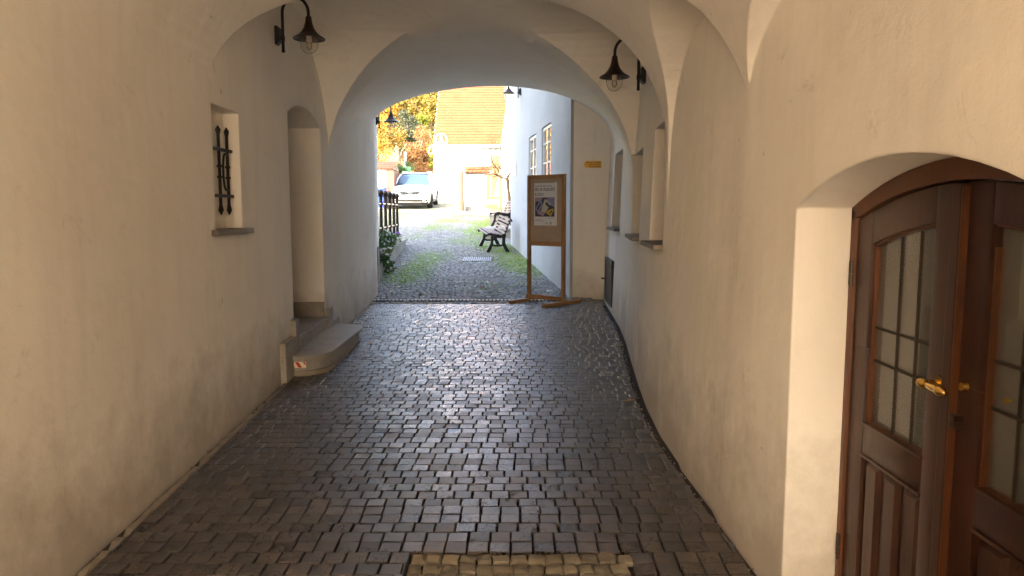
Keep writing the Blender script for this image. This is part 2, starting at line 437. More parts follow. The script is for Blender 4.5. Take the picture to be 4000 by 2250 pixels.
b.loft([arch_sec(*p) for p in [
    (-8.3,-1.87,2.3,1.095,2.07,3.36,-.40),(2.8,-1.89,2.42,1.085,1.66,3.37,-.40),(3.4,-1.905,2.42,1.115,1.62,3.37,-.40),(5.2,-1.966,2.43,1.072,2.10,3.375,-.42),
    (6.6,-2.02,2.36,1.17,1.90,3.38,-.40),(8.5,-2.085,2.1,1.35,2.0,3.41,-.38),(8.52,-2.086,2.1,1.35,2.0,3.415,-.38),(9.0,-2.10,2.34,1.40,2.18,3.44,-.36),
    (10.0,-2.14,2.62,1.46,2.40,3.475,-.33),(11.6,-2.20,2.90,1.53,2.66,3.52,-.30),(12.6,-2.34,2.98,1.6,2.74,3.61,-.30),(15.6,-2.5,3.1,1.8,2.9,3.8,-.3)]])
air = raw(b, 'air')
def cross(secs):
    """tunnel across the passage: (x, y0, y1, springing, crown)"""
    m = MB(); S = []
    for x,y0,y1,zs,zc,*pk in secs:
        yc = pk[0] if pk else (y0+y1)/2
        s = [(x,y0,1.0),(x,y0,zs)]
        for i in range(1,2*NQ):
            q = PI-PI*i/(2*NQ)
            if len(pk) > 1 and math.cos(q) > 0:
                c_ = math.cos(q); s.append((x, yc+(y1-yc)*c_, zs+(zc-zs)*(1-c_*c_)+(pk[1]-zs)*c_*c_)); continue
            s.append((x, yc+((y1-yc) if math.cos(q) > 0 else (yc-y0))*math.cos(q), zs+(zc-zs)*math.sin(q)))
        S.append(s+[(x,y1,pk[1] if len(pk) > 1 else zs),(x,y1,1.0)])
    m.loft(S); return raw(m, 'cross')
boolean(air, cross([(-2.7,4.74,8.50,2.24,3.54),(-.4,5.10,8.30,2.05,3.374),(1.9,5.40,8.10,1.86,3.42)]), 'UNION')
boolean(air, cross([(-.25,3.365,5.56,2.03,3.02,4.55),(1.9,3.365,4.90,2.03,2.52,4.10)]), 'UNION')
boolean(air, cross([(-.25,.9,3.355,2.03,2.53,2.4),(1.9,.9,3.355,2.03,2.53,2.4)]), 'UNION')
hall = MB(); poly = LEFT + RIGHT
lo = [(x,y,-1.1) for x,y in poly]; hi = [(x+(lean(y)*7 if 0 < i-len(LEFT)-1 else 0), y, 5.9) for i,(x,y) in enumerate(poly)]
hall.loft([lo, hi])
boolean(air, raw(hall,'hall'), 'INTERSECT')
def niche(poly, z0, z1, rise=0, ysp=None):
    """poly in plan, vertical prism; with rise: segmental top across y"""
    m = MB()
    if not rise: m.prism(poly, z0, z1)
    else:
        (xa,ya),(xb,yb) = poly
        n = 14; pr = [(ya,z0),(yb,z0)]
        for i in range(n+1):
            t = 1-2*i/n; h = (yb-ya)/2; Rr = (h*h+rise*rise)/(2*rise)
            pr.append(((ya+yb)/2+t*h, z1-rise+ (math.sqrt(Rr*Rr-(t*h)**2)-(Rr-rise)) ))
        m.prism(pr, xa, xb, 'x')
    return raw(m, 'niche')
boolean(air, niche([(-1.7,4.885),(-1.96,4.885),(-2.085,4.64),(-2.085,5.42),(-1.7,5.41)], 1.465, 2.292), 'UNION')
boolean(air, niche([(-2.0,4.70),(-2.32,4.70),(-2.32,5.12),(-2.0,5.12)], 1.60, 2.16), 'UNION')
boolean(air, niche([(-2.62,6.745),(-1.7,8.06)], .40, 2.60, .125), 'UNION')
boolean(air, niche([(.7,5.26),(1.40,5.28),(1.40,6.10),(.7,5.96)], 1.35, 2.25), 'UNION')
boolean(air, niche([(.8,7.06),(1.58,7.08),(1.58,8.25),(.8,8.10)], 1.34, 2.2), 'UNION')
boolean(air, niche([(1.0,9.74),(1.74,9.76),(1.74,10.85),(1.0,10.74)], 1.355, 2.40), 'UNION')
boolean(air, niche([(.8,1.42),(1.42,2.79)], -.6, 1.757, .148), 'UNION')
blk = MB()
blk.prism([(-17,-7.3),(16,-7.3),(16,13.2),(1.25,13.2),(.935,11.66),(-2.30,12.5),(-2.55,14.2),(-17,14.2)], -.8, 13.6)
blk = raw(blk, 'blk')
boolean(blk, air, 'DIFFERENCE')
gh = thing('gatehouse', 'cream plastered gatehouse whose vaulted passage frames the whole view', 'building')
me = blk.data.copy(); bpy.data.objects.remove(blk, do_unlink=True)
masonry = link('masonry', me, M['plaster'], gh, 28)
rf = MB(); rf.prism([(-7.8,13.58),(14.7,13.58),(3.9,16.4)], -17.4, 16.4, 'x'); rf.build('roof', M['tiles'], gh)

# window sills of the passage niches
def sillpart(pts, z, th=.035):
    m = MB(); m.prism(pts, z-th, z+.004); return m.build('window_sill', M['sill'], gh, 40, .008)
sillpart([(-1.90,4.83),(-1.905,5.60),(-2.083,5.60),(-2.083,4.62)][::-1] if False else [(-2.083,4.62),(-1.915,4.84),(-1.925,5.54),(-1.99,5.54),(-2.083,5.41)], 1.468)
sillpart([(wr(5.24,1.35)-.035,5.23),(1.39,5.285),(1.39,6.09),(wr(6,1.35)-.035,6.03)], 1.353)
sillpart([(wr(7.05,1.34)-.035,7.03),(1.57,7.085),(1.57,8.24),(wr(8.15,1.34)-.035,8.16)], 1.343)
sillpart([(wr(9.7,1.35)-.035,9.70),(1.73,9.765),(1.73,10.84),(wr(10.8,1.35)-.035,10.80)], 1.358)

# windows at the back of the niches
def niche_window(x, y0, y1, z0, z1, s):
    m = MB(); w_ = .055
    for a,b_,c_,d in ((y0,y1,z0,z0+w_),(y0,y1,z1-w_,z1),(y0,y0+w_,z0+w_,z1-w_),(y1-w_,y1,z0+w_,z1-w_),((y0+y1)/2-.02,(y0+y1)/2+.02,z0+w_,z1-w_)):
        m.box(x-.02*s, x+.028*s, a, b_, c_, d)
    f = m.build('window', M['brownwood'], gh, None, .004)
    p = MB(); p.box(x-.004, x+.004, y0+.03, y1-.03, z0+.03, z1-.03); p.build('pane', M['pane'], f)
niche_window(-2.26, 4.705, 5.115, 1.605, 2.155, 1)
niche_window(1.37, 5.29, 6.08, 1.40, 2.245, -1)
niche_window(1.55, 7.09, 8.23, 1.39, 2.195, -1)
niche_window(1.71, 9.77, 10.82, 1.40, 2.395, -1)

# wrought-iron grille in the left window
def grille():
    m = MB(); x = -2.030
    def bar(y):
        m.tube([(x,y,1.565),(x,y,1.60),(x,y,1.64),(x,y,2.08),(x,y,2.12),(x,y,2.155),(x,y,2.185)], [.002,.02,.0115,.0115,.0115,.02,.002], 4)
        for z in (1.83,1.905): m.tube([(x,y,z-.008),(x,y,z+.008)], .018, 6)
    for y in (4.79,4.99,5.19,5.34): bar(y)
    for z in (1.70,2.02): m.box(x-.006,x+.010,4.66,5.46,z-.011,z+.011)
    for y,d in ((5.34,-1),(4.99,-1)):
        p = []
        for i in range(25):
            q = -PI/2+PI*i/24
            p.append((x+.004, y+d*(.012+.082*max(0,math.cos(q))**.6), 1.868+.125*math.sin(q)+.012*math.sin(2*q)))
        m.tube(p, .0085, 6)
    return m.build('window_grille', M['iron'], gh, 40)
grille()

# arched niche: a plain inner door where the reveal turns out of sight
m = MB(); m.box(-2.60,-2.55,6.75,8.055,.42,2.42)
idr = m.build('inner_door', M['doorwood'], gh, None, .006)
m = MB(); m.tube([(-2.55,6.9,1.42),(-2.50,6.9,1.42),(-2.50,7.02,1.42)], .011, 8); m.build('handle', M['brass'], idr, 40)

# ------------------------------------------------------------------ double door on the right
DX = 1.285; YC, HW = 2.105, .685
def archz(y, spring, rise, hw, yc=YC):
    Rr = (hw*hw+rise*rise)/(2*rise); t = min(hw, abs(y-yc)); return spring+math.sqrt(Rr*Rr-t*t)-(Rr-rise)
def arch_band(mb, y0, y1, f_lo, f_hi, x0, x1, n=18):
    S = []
    for i in range(n+1):
        y = y0+(y1-y0)*i/n
        S.append([(x0,y,f_lo(y)),(x1,y,f_lo(y)),(x1,y,f_hi(y)),(x0,y,f_hi(y))])
    mb.loft(S)
fr = MB()
top_out = lambda y: archz(y,1.612,.146,HW)-.004
top_in = lambda y: archz(y,1.565,.122,HW-.035)
fr.box(DX-.012,DX+.075,2.755,2.787,.03,1.60); fr.box(DX-.012,DX+.075,1.423,1.455,.03,1.60)
arch_band(fr, 1.423, 2.787, top_in, top_out, DX-.012, DX+.075)
fr.build('door_frame', M['framewood'], gh, 30, .004)
m = MB(); m.box(1.05,1.40,1.43,2.78,-.10,.035); m.build('door_threshold', M['granite'], gh, None, .008)

def leaf(s):
    """s=+1 far leaf (y above YC), s=-1 near leaf"""
    Y = lambda v: YC + s*v                      # v: distance from the door centre
    x0 = DX if s > 0 else DX+.010; x1 = x0+.045
    def bx(mb, v0, v1, z0, z1, xa=x0, xb=x1):
        a,b_ = sorted((Y(v0),Y(v1))); mb.box(xa, xb, a, b_, z0, z1)
    vm, v_st, v_gl, v_end = (.012,.145,.538,.648) if s > 0 else (-.012,.105,.545,.648)
    gt = lambda y: archz(y,1.478,.088,.54)       # top of the glass
    tin = lambda y: archz(y,1.560,.120,.65)
    fm = MB()
    bx(fm, vm, v_st, .045, 1.10)
    a,b_ = sorted((Y(vm),Y(v_st))); arch_band(fm, a, b_, lambda y:1.10, tin, x0, x1, 6)
    bx(fm, v_gl, v_end, .045, 1.10)
    a,b_ = sorted((Y(v_gl),Y(v_end))); arch_band(fm, a, b_, lambda y:1.10, tin, x0, x1, 6)
    a,b_ = sorted((Y(v_st),Y(v_gl))); arch_band(fm, a, b_, gt, tin, x0+.0015, x1-.0015, 12)
    bx(fm, v_st, v_gl, .712, .826, x0+.0015, x1-.0015)
    bx(fm, v_st, v_gl, .045, .20, x0+.0015, x1-.0015)
    lf = fm.build('door_leaf', M['doorwood'], gh, 30, .003)
    lf['label'] = 'far door leaf with brass handle' if s > 0 else 'near door leaf cut by the picture edge'
    # glazing beads: reddish inner mouldings
    bd = MB(); t_ = .007
    bx(bd, v_st, v_st+t_, .826, 1.50, x0+.012, x1-.008); bx(bd, v_gl-t_, v_gl, .826, 1.47, x0+.012, x1-.008)
    bx(bd, v_st+t_, v_gl-t_, .826, .833, x0+.012, x1-.008)
    a,b_ = sorted((Y(v_st),Y(v_gl))); arch_band(bd, a, b_, lambda y:gt(y)-.007, gt, x0+.013, x1-.009, 12)
    bd.build('glazing_bead', M['framewood'], lf, 30)
    gp = MB(); a,b_ = sorted((Y(v_st+.004),Y(v_gl-.004))); arch_band(gp, a, b_, lambda y:.83, lambda y:gt(y)-.006, x0+.028, x0+.032, 12)
    gp.build('glass_pane', M['doorpane'], lf)
    lb = MB(); w_ = .0042
    bars = (.263,.378) if s > 0 else (.225,.345,.45)
    for v in bars:
        lb.box(x0+.023, x0+.036, Y(v)-w_*.7, Y(v)+w_, .832, gt(Y(v))-.012)
    for z in ((1.181,1.060) if s > 0 else (1.19,1.058)):
        a,b_ = sorted((Y(v_st+.01),Y(v_gl-.01))); lb.box(x0+.0235, x0+.0355, a, b_, z-w_, z+w_)
    lb.build('leaded_bars', M['lead'], lf)
    cu = MB()                                      # net curtain behind the glass
    S = []
    for i in range(41):
        v = v_st-.03+(v_gl-v_st+.06)*i/40; xx = x1+.035+.010*math.sin(i*1.25)+.006*math.sin(i*.5)
        S.append([(xx,Y(v),.80),(xx,Y(v),1.60)])
    cu.loft(S, False, False)
    # three raised panels
    lo_, hi_ = .20, .712; n = 3; wp = (v_gl-v_st)/n
    for i in range(n):
        v0 = v_st+wp*i+.006; v1 = v_st+wp*(i+1)-.006
        pm = MB(); a,b_ = sorted((Y(v0),Y(v1)))
        pm.box(x0+.022, x0+.034, a-.006, b_+.006, lo_, hi_)
        q = .009; r = .026
        S = [[(x0+.022,a+q,lo_+q),(x0+.022,b_-q,lo_+q),(x0+.022,b_-q,hi_-q-.012),(x0+.022,a+q,hi_-q-.012)],
             [(x0+.006,a+r,lo_+r),(x0+.006,b_-r,lo_+r),(x0+.006,b_-r,hi_-r-.012),(x0+.006,a+r,hi_-r-.012)]]
        pm.loft(S)
        pm.build('panel', M['doorwood'], lf, None)
    back = MB(); bx(back, v_st-.01, v_gl+.01, .21, .70, x1-.006, x1+.002); back.build('panel_back', M['doorwood'], lf)
    mol = MB(); bx(mol, v_st, v_gl, .700, .712, x0-.004, x0+.02); bx(mol, v_st, v_gl, .822, .832, x0-.004, x0+.02)
    mol.build('rail_moulding', M['doorwood'], lf, None, .003)
    return lf
far_leaf = leaf(1); near_leaf = leaf(-1)
# cover strip on the far leaf's meeting stile, near edge coloured brighter for fresh varnish and light from behind
m = MB(); m.box(DX-.014,DX+.03,2.108,2.152,.05,1.675); m.build('cover_strip', M['doorwood'], far_leaf, None, .004)
m = MB(); m.box(DX-.012,DX+.012,2.1035,2.1085,.05,1.668); m.build('lit_strip_edge', M['framewood'], far_leaf)
# brass handle: rose, neck, lever with collar and knob end
m = MB()
m.tube([(DX-.002,2.172,1.085),(DX-.012,2.172,1.085)], .026, 16)
m.tube([(DX-.01,2.172,1.085),(DX-.055,2.172,1.085)], .011, 12)
m.tube([(DX-.055,2.190,1.086),(DX-.055,2.183,1.086),(DX-.055,2.160,1.085),(DX-.055,2.155,1.085)], [.010,.016,.016,.012], 12)
m.tube([(DX-.055,2.155,1.085),(DX-.055,2.150,1.085),(DX-.055,2.10,1.084),(DX-.055,2.092,1.084),(DX-.055,2.088,1.084),(DX-.055,2.076,1.083),(DX-.055,2.069,1.083),(DX-.055,2.060,1.083),(DX-.055,2.056,1.083)], [.009,.011,.0125,.0125,.016,.016,.0115,.0095,.003], 12)
m.build('handle', M['brass'], far_leaf, 50)
m = MB(); m.tube([(DX+.012,2.070,1.099),(DX-.004,2.070,1.099)], [.017,.012], 12); m.build('handle_rose', M['brass'], near_leaf, 50)
m = MB(); m.box(DX-.014,DX+.03,2.070,2.098,.972,.992); m.box(DX-.018,DX+.03,2.072,2.096,.9925,1.012); m.build('lock_latch', M['shade'], near_leaf, None, .004)
m = MB(); m.tube([(DX+.036,1.915,1.098),(DX+.02,1.915,1.098)], [.004,.009], 10)
m.build('door_knob', M['brass'], near_leaf, 50)
for z in (1.365,.30):
    m = MB(); m.tube([(DX-.016,2.757,z-.05),(DX-.016,2.757,z-.002)], .007, 8); m.tube([(DX-.016,2.757,z+.002),(DX-.016,2.757,z+.05)], .007, 8)
    m.box(DX-.0135,DX-.0115,2.757,2.784,z-.045,z+.045); m.build('hinge', M['shade'], far_leaf, 40)
for ya_,yb_ in ((2.385,2.70),(1.925,2.0)):
    S = []; cu = MB()
    for i in range(61):
        y = ya_+(yb_-ya_)*i/60; xx = DX+.068+.007*math.sin((y-1.4)*95)+.004*math.sin((y-1.4)*33)
        S.append([(xx,y,.78),(xx,y,1.58)])
    cu.loft(S, False, False); cu.build('net_curtain', M['curtain'], gh, 80)

# ------------------------------------------------------------------ wooden block floor of the passage
def plan_left(y): return wl(y)+.065
def plan_right(y):
    if y > 11.5: return .9
    return wr(y)-.018
fl = MB(); cols = []; uvs = []; rnds = []
PY, PX = .1003, .1003
rows = []
y = -1.2
SS = (-.455,.525,2.912,3.212)     # sandstone patch
while y < 11.03:
    x = plan_left(y)-random.random()*PX; xr = plan_right(y)
    while x < xr-.012:
        w_ = PX*random.uniform(.975,1.025)
        if y+PY > SS[2]+.02 and y < SS[3]-.02:
            if x < SS[0]-.004 < x+w_: w_ = SS[0]-.004-x
            elif SS[0]-.006 <= x < SS[1]: x = SS[1]+.004
        x0, x1 = max(x,plan_left(y)), min(x+w_, xr)
        yy0, yy1 = y, y+PY
        if x1-x0 > .015 and not (x1 > SS[0] and x0 < SS[1] and yy1 > SS[2]+.02 and yy0 < SS[3]-.02):
            gp = random.uniform(.0034,.0056); gx = random.uniform(.0062,.0098); jx = random.uniform(-.002,.002); jy = random.uniform(-.0025,.0025)
            gx = min(gx, (x1-x0)*.3)
            X0,X1,Y0,Y1 = x0+gx/2+jx, x1-gx/2+jx, yy0+gp/2+jy, yy1-gp/2+jy
            cx,cy_ = (X0+X1)/2,(Y0+Y1)/2
            tx, ty = random.gauss(0,.009), random.gauss(0,.013)
            dz = random.gauss(0,.0013); rz = random.gauss(0,.012)
            bv = .0032
            def P(px,py,z):
                px_, py_ = px-cx, py-cy_
                q = (cx+px_*math.cos(rz)-py_*math.sin(rz), cy_+px_*math.sin(rz)+py_*math.cos(rz))
                return (q[0], q[1], g(cy_)+.018*py_ + z + tx*px_ + ty*py_ + dz)
            n = len(fl.v)
            ring = lambda i,z: [P(X0+i,Y0+i,z),P(X1-i,Y0+i,z),P(X1-i,Y1-i,z),P(X0+i,Y1-i,z)]
            vs = ring(0,-.03)+ring(0,-bv)+ring(bv,0)
            fl.add(vs, [(8,9,10,11)]+[(a+k,a+(k+1)%4,a+4+(k+1)%4,a+4+k) for a in (0,4) for k in range(4)])
            ou, ov = random.gauss(0,.09), random.gauss(0,.09); zz = random.random()*50
            v_ = random.random()
            base = (.022+.050*v_*v_, .0145+.036*v_*v_, .010+.028*v_*v_)
            if random.random() < .10: base = tuple(b_*.6 for b_ in base)
            if random.random() < .06: base = (.06,.042,.024)
            rr = random.random()
            for p in vs: cols.append(base); uvs.append((p[0]-cx+ou, p[1]-cy_+ov)); rnds.append(rr)
        x += w_
    y += PY
me = fl.mesh('passage_floor')
set_attr(me, 'col', cols)
fa = me.attributes.new('rnd','FLOAT','POINT'); fa.data.foreach_set('value', rnds)
ul = me.uv_layers.new(name='UVMap')
li = [0]*len(me.loops); me.loops.foreach_get('vertex_index', li)
flat = []
for i in li: flat += uvs[i]
ul.data.foreach_set('uv', flat)
tag(link('passage_floor', me, M['blocks']), kind='structure')
m = MB(); S = []
for i in range(37):
    y = -1.25+12.55*i/36; S.append([(-2.35,y,g(y)-.022),(1.5,y,g(y)-.022)])
m.loft(S, False, False); tag(m.build('floor_bed', M['bed'], fix=False), kind='structure')

# rounded setts helper
def sett(mb, cx, cy_, z, w_, d, rz, h=.012, b_=.018, tx=0, ty=0, jit=.006, lower=.04):
    def ring(i, zz, j):
        out = []
        for sx,sy in ((-1,-1),(1,-1),(1,1),(-1,1)):
            px, py = sx*(w_/2-i)+random.uniform(-j,j), sy*(d/2-i)+random.uniform(-j,j)
            out.append((cx+px*math.cos(rz)-py*math.sin(rz), cy_+px*math.sin(rz)+py*math.cos(rz), z+zz+tx*px+ty*py))
        return out
    vs = ring(0,-lower,0)+ring(0,-h,jit)+ring(b_*.45,-h*.3,jit)+ring(b_,0,jit)
    mb.add(vs, [(12,13,14,15)]+[(a+k,a+(k+1)%4,a+4+(k+1)%4,a+4+k) for a in (0,4,8) for k in range(4)])
    return len(vs)
# sandstone patch
m = MB(); cols = []
y = SS[3]-.047
while y > SS[2]:
    x = SS[0]
    while x < SS[1]-.03:
        w_ = random.uniform(.062,.085)
        v_ = random.random(); c_ = (.17+.12*v_, .148+.10*v_, .11+.072*v_)
        k = sett(m, x+w_/2, y+random.uniform(-.004,.004), g(y)+random.uniform(-.006,.001), w_-.004, .082+random.uniform(-.006,.004), random.gauss(0,.05), .010, .013, random.gauss(0,.03), random.gauss(0,.03), .008)
        cols += [c_]*k; x += w_
    y -= .09
me = m.mesh('sandstone_setts'); set_attr(me,'col',cols); tag(link('sandstone_setts', me, M['sandsett'], None, 60), kind='structure')

# cement edging along both walls, leaving a dark gap against the plaster
def edging(side):
    m = MB(); S = []
    n = 260
    for i in range(n+1):
        y = -1.2+12.1*i/n
        if side < 0: a = wl(y)+.028+random.uniform(-.003,.004); b_ = wl(y)+.064+random.uniform(-.003,.006)
        else: b_ = wr(y)-.022+random.uniform(-.004,.003); a = wr(y)-.050+random.uniform(-.006,.003)
        z = g(y)+.001+random.uniform(-.004,.003); br = -.02 if random.random() < .06 else 0
        S.append([(a,y,g(y)-.05),(b_,y,g(y)-.05),(b_,y,z+br),(a,y,z+br)])
    m.loft(S); return m
mm = sub(edging(-1)); tag(mm.build('floor_edging', M['kerb']), kind='structure')
# loose grit in the gaps
m = MB()
for i in range(420):
    y = random.uniform(1.5,11.2)
    if random.random() < .65: x = wr(y)-abs(random.gauss(0,.012))-.002
    else: x = wl(y)+abs(random.gauss(0,.025))+.006
    r = random.uniform(.0025,.0075); m.ball((x,y,g(y)+r*.3-.008), r, 5, 3, (1,1.3,.7))
tag(m.build('grit', M['sandst'], fix=False), kind='stuff')

# ------------------------------------------------------------------ courtyard ground
m = MB(); xs = [-70,-40,-20,-12,-8,-6,-4,-2,0,2,4,8,20,50]; ys = [11.0,11.2]+[11.2+1.2*i for i in range(1,31)]+[48,52,60,75,100,140]
n = len(xs)
m.add([(x,y,g(y)-.02) for y in ys for x in xs], [(j*n+i,j*n+i+1,(j+1)*n+i+1,(j+1)*n+i) for j in range(len(ys)-1) for i in range(n-1)])
tag(m.build('courtyard_ground', M['ground'], fix=False), kind='structure')
m = MB(); m.add([(-60,-1.2,-.03),(60,-1.2,-.03),(60,-70,-.09),(-60,-70,-.09)], [(3,2,1,0)]); tag(m.build('street', M['street'], fix=False), kind='structure')  # unseen ground, carried inside the passage to throw light upwards

def mossy(x, y):
    v = math.exp(-((x+1.95)/.45)**2-((y-15.0)/2.2)**2)*1.1 + math.exp(-((x-(.35-.12*(y-14)))/.42)**2-((y-15.6)/2.6)**2)*1.2
    v += math.exp(-((x+.7)/.7)**2-((y-25)/4)**2)*1.1 + math.exp(-((x+.55)/.5)**2-((y-18.5)/1.2)**2)*.8
    v += .35*math.sin(x*2.3+y*.7)*math.sin(y*1.1-x*.9) + .30*(y-16)/8*(y>16)
    return v
m = MB(); cols = []
def court_right(y): return (.913-.1197*(y-11.64)) if y < 19.55 else -.034+.02*(y-19.5)
def court_left(y): return -2.2-.12*(y-12) if y < 13 else -2.33-.085*(y-13)
y = 11.06; row = 0
while y < 33:
    first = row < 3
    d = .098 if y < 20 else .112
    xl_, xr_ = (-2.25, 1.36) if y < 11.5 else (-3.6-.03*(y-12), court_right(y)+.25)
    x = xl_-random.random()*.1
    while x < xr_:
        w_ = random.uniform(.078,.115)
        ph = ((x+.2)/1.5) % 1.0
        arc = 0 if first else .30*math.sqrt(max(0,1-(2*ph-1)**2*.85))-.15
        rz = 0 if first else -math.atan((2*ph-1)*.55)*.75
        yy = y+arc+random.uniform(-.008,.008)
        if yy > 11.06 and not (-1.13 < x < -.43 and 16.10 < yy < 16.98) and not (11.36 < yy+.0 < 11.46 and not first):
            mo = mossy(x,yy)+random.gauss(0,.28); v_ = random.random()
            st = (.155+.15*v_, .152+.145*v_, .145+.135*v_)
            if first: st = (.17+.12*v_,.15+.10*v_,.125+.08*v_)
            if random.random() < .02: st = (.45,.44,.42)
            k_ = max(0,min(.8,(mo-.30)*.9)); c_ = tuple(a*(1-k_)+b_*k_ for a,b_ in zip(st,(.17,.24,.035)))
            k = sett(m, x+w_/2, yy, g(yy)+random.gauss(0,.003), w_-.010, d-.012+random.uniform(-.008,.004), rz+random.gauss(0,.07), .014, .016, random.gauss(0,.04), random.gauss(0,.04)+.06, .007)
            cols += [c_]*k
        x += w_
    y += d; row += 1
me = m.mesh('cobblestones'); set_attr(me,'col',cols); tag(link('cobblestones', me, M['setts'], None, 50), kind='structure')

# grass blades and moss between the setts
m = MB(); var = []
N = 0
while N < 38000:
    x = random.uniform(-2.9,1.1); y = random.uniform(12.3,31)
    if x > court_right(y)-.02 or x < court_left(y) or (-1.15 < x < -.4 and 16.0 < y < 17.1): continue
    if mossy(x,y)+random.gauss(0,.25) < .58: continue
    N += 1; a = random.random()*PI; h = random.uniform(.006,.024); w_ = random.uniform(.004,.011)
    dx,dy = math.cos(a)*w_, math.sin(a)*w_; lx,ly = random.gauss(0,.013),random.gauss(0,.013)
    z = g(y)-.006
    m.add([(x-dx,y-dy,z),(x+dx,y+dy,z),(x+lx,y+ly,z+h)], [(0,1,2)]); v_ = random.random(); var += [(v_,v_,v_)]*3
me = m.mesh('grass'); set_attr(me,'var',var); tag(link('grass', me, M['grass']), kind='stuff')

# narrow slot drain across the passage mouth
t_ = thing('slot_drain', 'thin line of pale drain slots crossing the cobbles at the passage mouth', 'drain', (0,0,0))
m = MB(); m.box(-2.16,.86,11.375,11.445,g(11.4)-.05,g(11.4)-.004); m.build('channel', M['carblack'], t_)
m = MB(); S = []; x = -2.15; zz_ = g(11.4)
while x < .84:
    for xx,h in ((x,-.012),(x+.001,.006),(x+.034,.006),(x+.035,-.012)): S.append([(xx,11.392,zz_-.03),(xx,11.428,zz_-.03),(xx,11.428,zz_+h),(xx,11.392,zz_+h)])
    x += .058
m.loft(S)
m.build('grate', mat('bright_zinc', (.72,.72,.72), .35, metal=.3), t_)
# gully grate
y0 = 16.5
t_ = thing('gully_grate', 'rectangular steel gully grate set in the mossy cobbles', 'drain grate', (-.78,y0,g(y0)), 0, rx=math.atan(.06))
m = MB(); W_,D_ = .33,.40
for a in ((-W_,W_,-D_,-D_+.03),(-W_,W_,D_-.03,D_),(-W_,-W_+.02,-D_+.03,D_-.03),(W_-.02,W_,-D_+.03,D_-.03)): m.box(*a,-.03,.006)
m.build('frame', M['sill'], t_, None, .003)
m = MB()
for i in range(14):
    x = -W_+.035+i*(2*W_-.07)/13; m.box(x-.014,x+.014,-D_+.03,D_-.03,-.025,.003)
m.box(-W_+.02,W_-.02,-.012,.012,-.02,.004)
m.build('bars', mat('light_cast_bars', (.30,.305,.31), .5, metal=.4), t_)
m = MB(); m.box(-W_+.01,W_-.01,-D_+.01,D_-.01,-.06,-.035); m.build('pit_shade', M['dark'], t_)  # near-black slab below the bars paints the shade of the gully

# ------------------------------------------------------------------ stone steps at the left niche
st = thing('stone_steps', 'grey granite steps with rounded front climbing into the arched niche', 'steps', (0,0,0))
def rounded(y0, y1, xw, xo, r, n=8):
    p = [(xw,y0)]
    for i in range(n+1):
        q = -PI/2+PI/2*i/n; p.append((xo-r+r*math.cos(q), y0+r+r*math.sin(q)))
    for i in range(n+1):
        q = PI/2*i/n; p.append((xo-r+r*math.cos(q), y1-r+r*math.sin(q)))
    return p+[(xw,y1)]
m = MB(); m.prism(rounded(6.52,8.40,-2.1,-1.70,.30), .05, .262); m.build('lower_riser', M['granite'], st, 30, .006)
m = MB(); m.prism(rounded(6.49,8.43,-2.1,-1.665,.32), .2625, .302); m.build('lower_tread', M['granite'], st, 30, .010)
m = MB(); m.prism(rounded(6.505,8.41,-2.1,-1.682,.31), .05, .163); m.build('base_course', M['kerb'], st, 30, .010)
m = MB(); m.prism([(-2.12,6.744),(wl(6.744)+.016,6.744),(wl(8.06)+.016,8.06),(-2.16,8.06)], .28, .395); m.build('upper_riser', M['granite'], st)
m = MB(); m.prism([(-2.60,6.752),(wl(6.752)+.036,6.752),(wl(8.054)+.036,8.054),(-2.60,8.054)], .396, .436); m.build('upper_tread', M['granite'], st, None, .006)
def clad(y0,y1,z0,z1,d=.045):
    m = MB(); a,b_ = wl(y0),wl(y1); m.prism([(a-.02,y0),(a+d,y0),(b_+d,y1),(b_-.02,y1)], z0, z1); m.build('wall_cladding', M['granite'], st, None, .005)
clad(6.27,6.62,.06,.462,.05); clad(6.622,6.742,.06,.61,.052); clad(8.07,8.26,.06,.525,.048); clad(8.262,8.62,.06,.362,.045)
m = MB(); m.box(-2.58,-2.06,8.028,8.062,.437,.60); m.build('skirting', M['granite'], st, None, .004)
m = MB(); m.box(-2.58,-2.06,6.740,6.770,.437,.60); m.build('skirting', M['granite'], st, None, .004)
# red and white reflective strip stuck on the near end of the lower step
tape = MB(); a0 = -2.015; L_ = .170; zt, zb = .250, .195
tape.box(a0, a0+L_, 6.5165, 6.5185, zb, zt); tp = tape.build('reflective_strip', M['cream'], st)
def para(x0,x1,sl):
    mm = MB(); mm.prism([(x0+sl,zb+.003),(x1+sl,zb+.003),(x1,zt-.003),(x0,zt-.003)], 6.5150, 6.5163, 'y'); return mm
k = sub(); 
mm = MB(); mm.prism([(a0+.003,zb+.003),(a0+.070,zb+.003),(a0+.038,zt-.003),(a0+.003,zt-.003)], 6.5150,6.5163,'y')
mm.prism([(a0+.103,zb+.003),(a0+.135,zb+.003),(a0+.103,zt-.003),(a0+.072,zt-.003)], 6.5150,6.5163,'y')
mm.prism([(a0+.160,zb+.030),(a0+.166,zb+.018),(a0+.166,zt-.003),(a0+.138,zt-.003)], 6.5150,6.5163,'y')
mm.build('red_stripes', M['redtape'], tp)

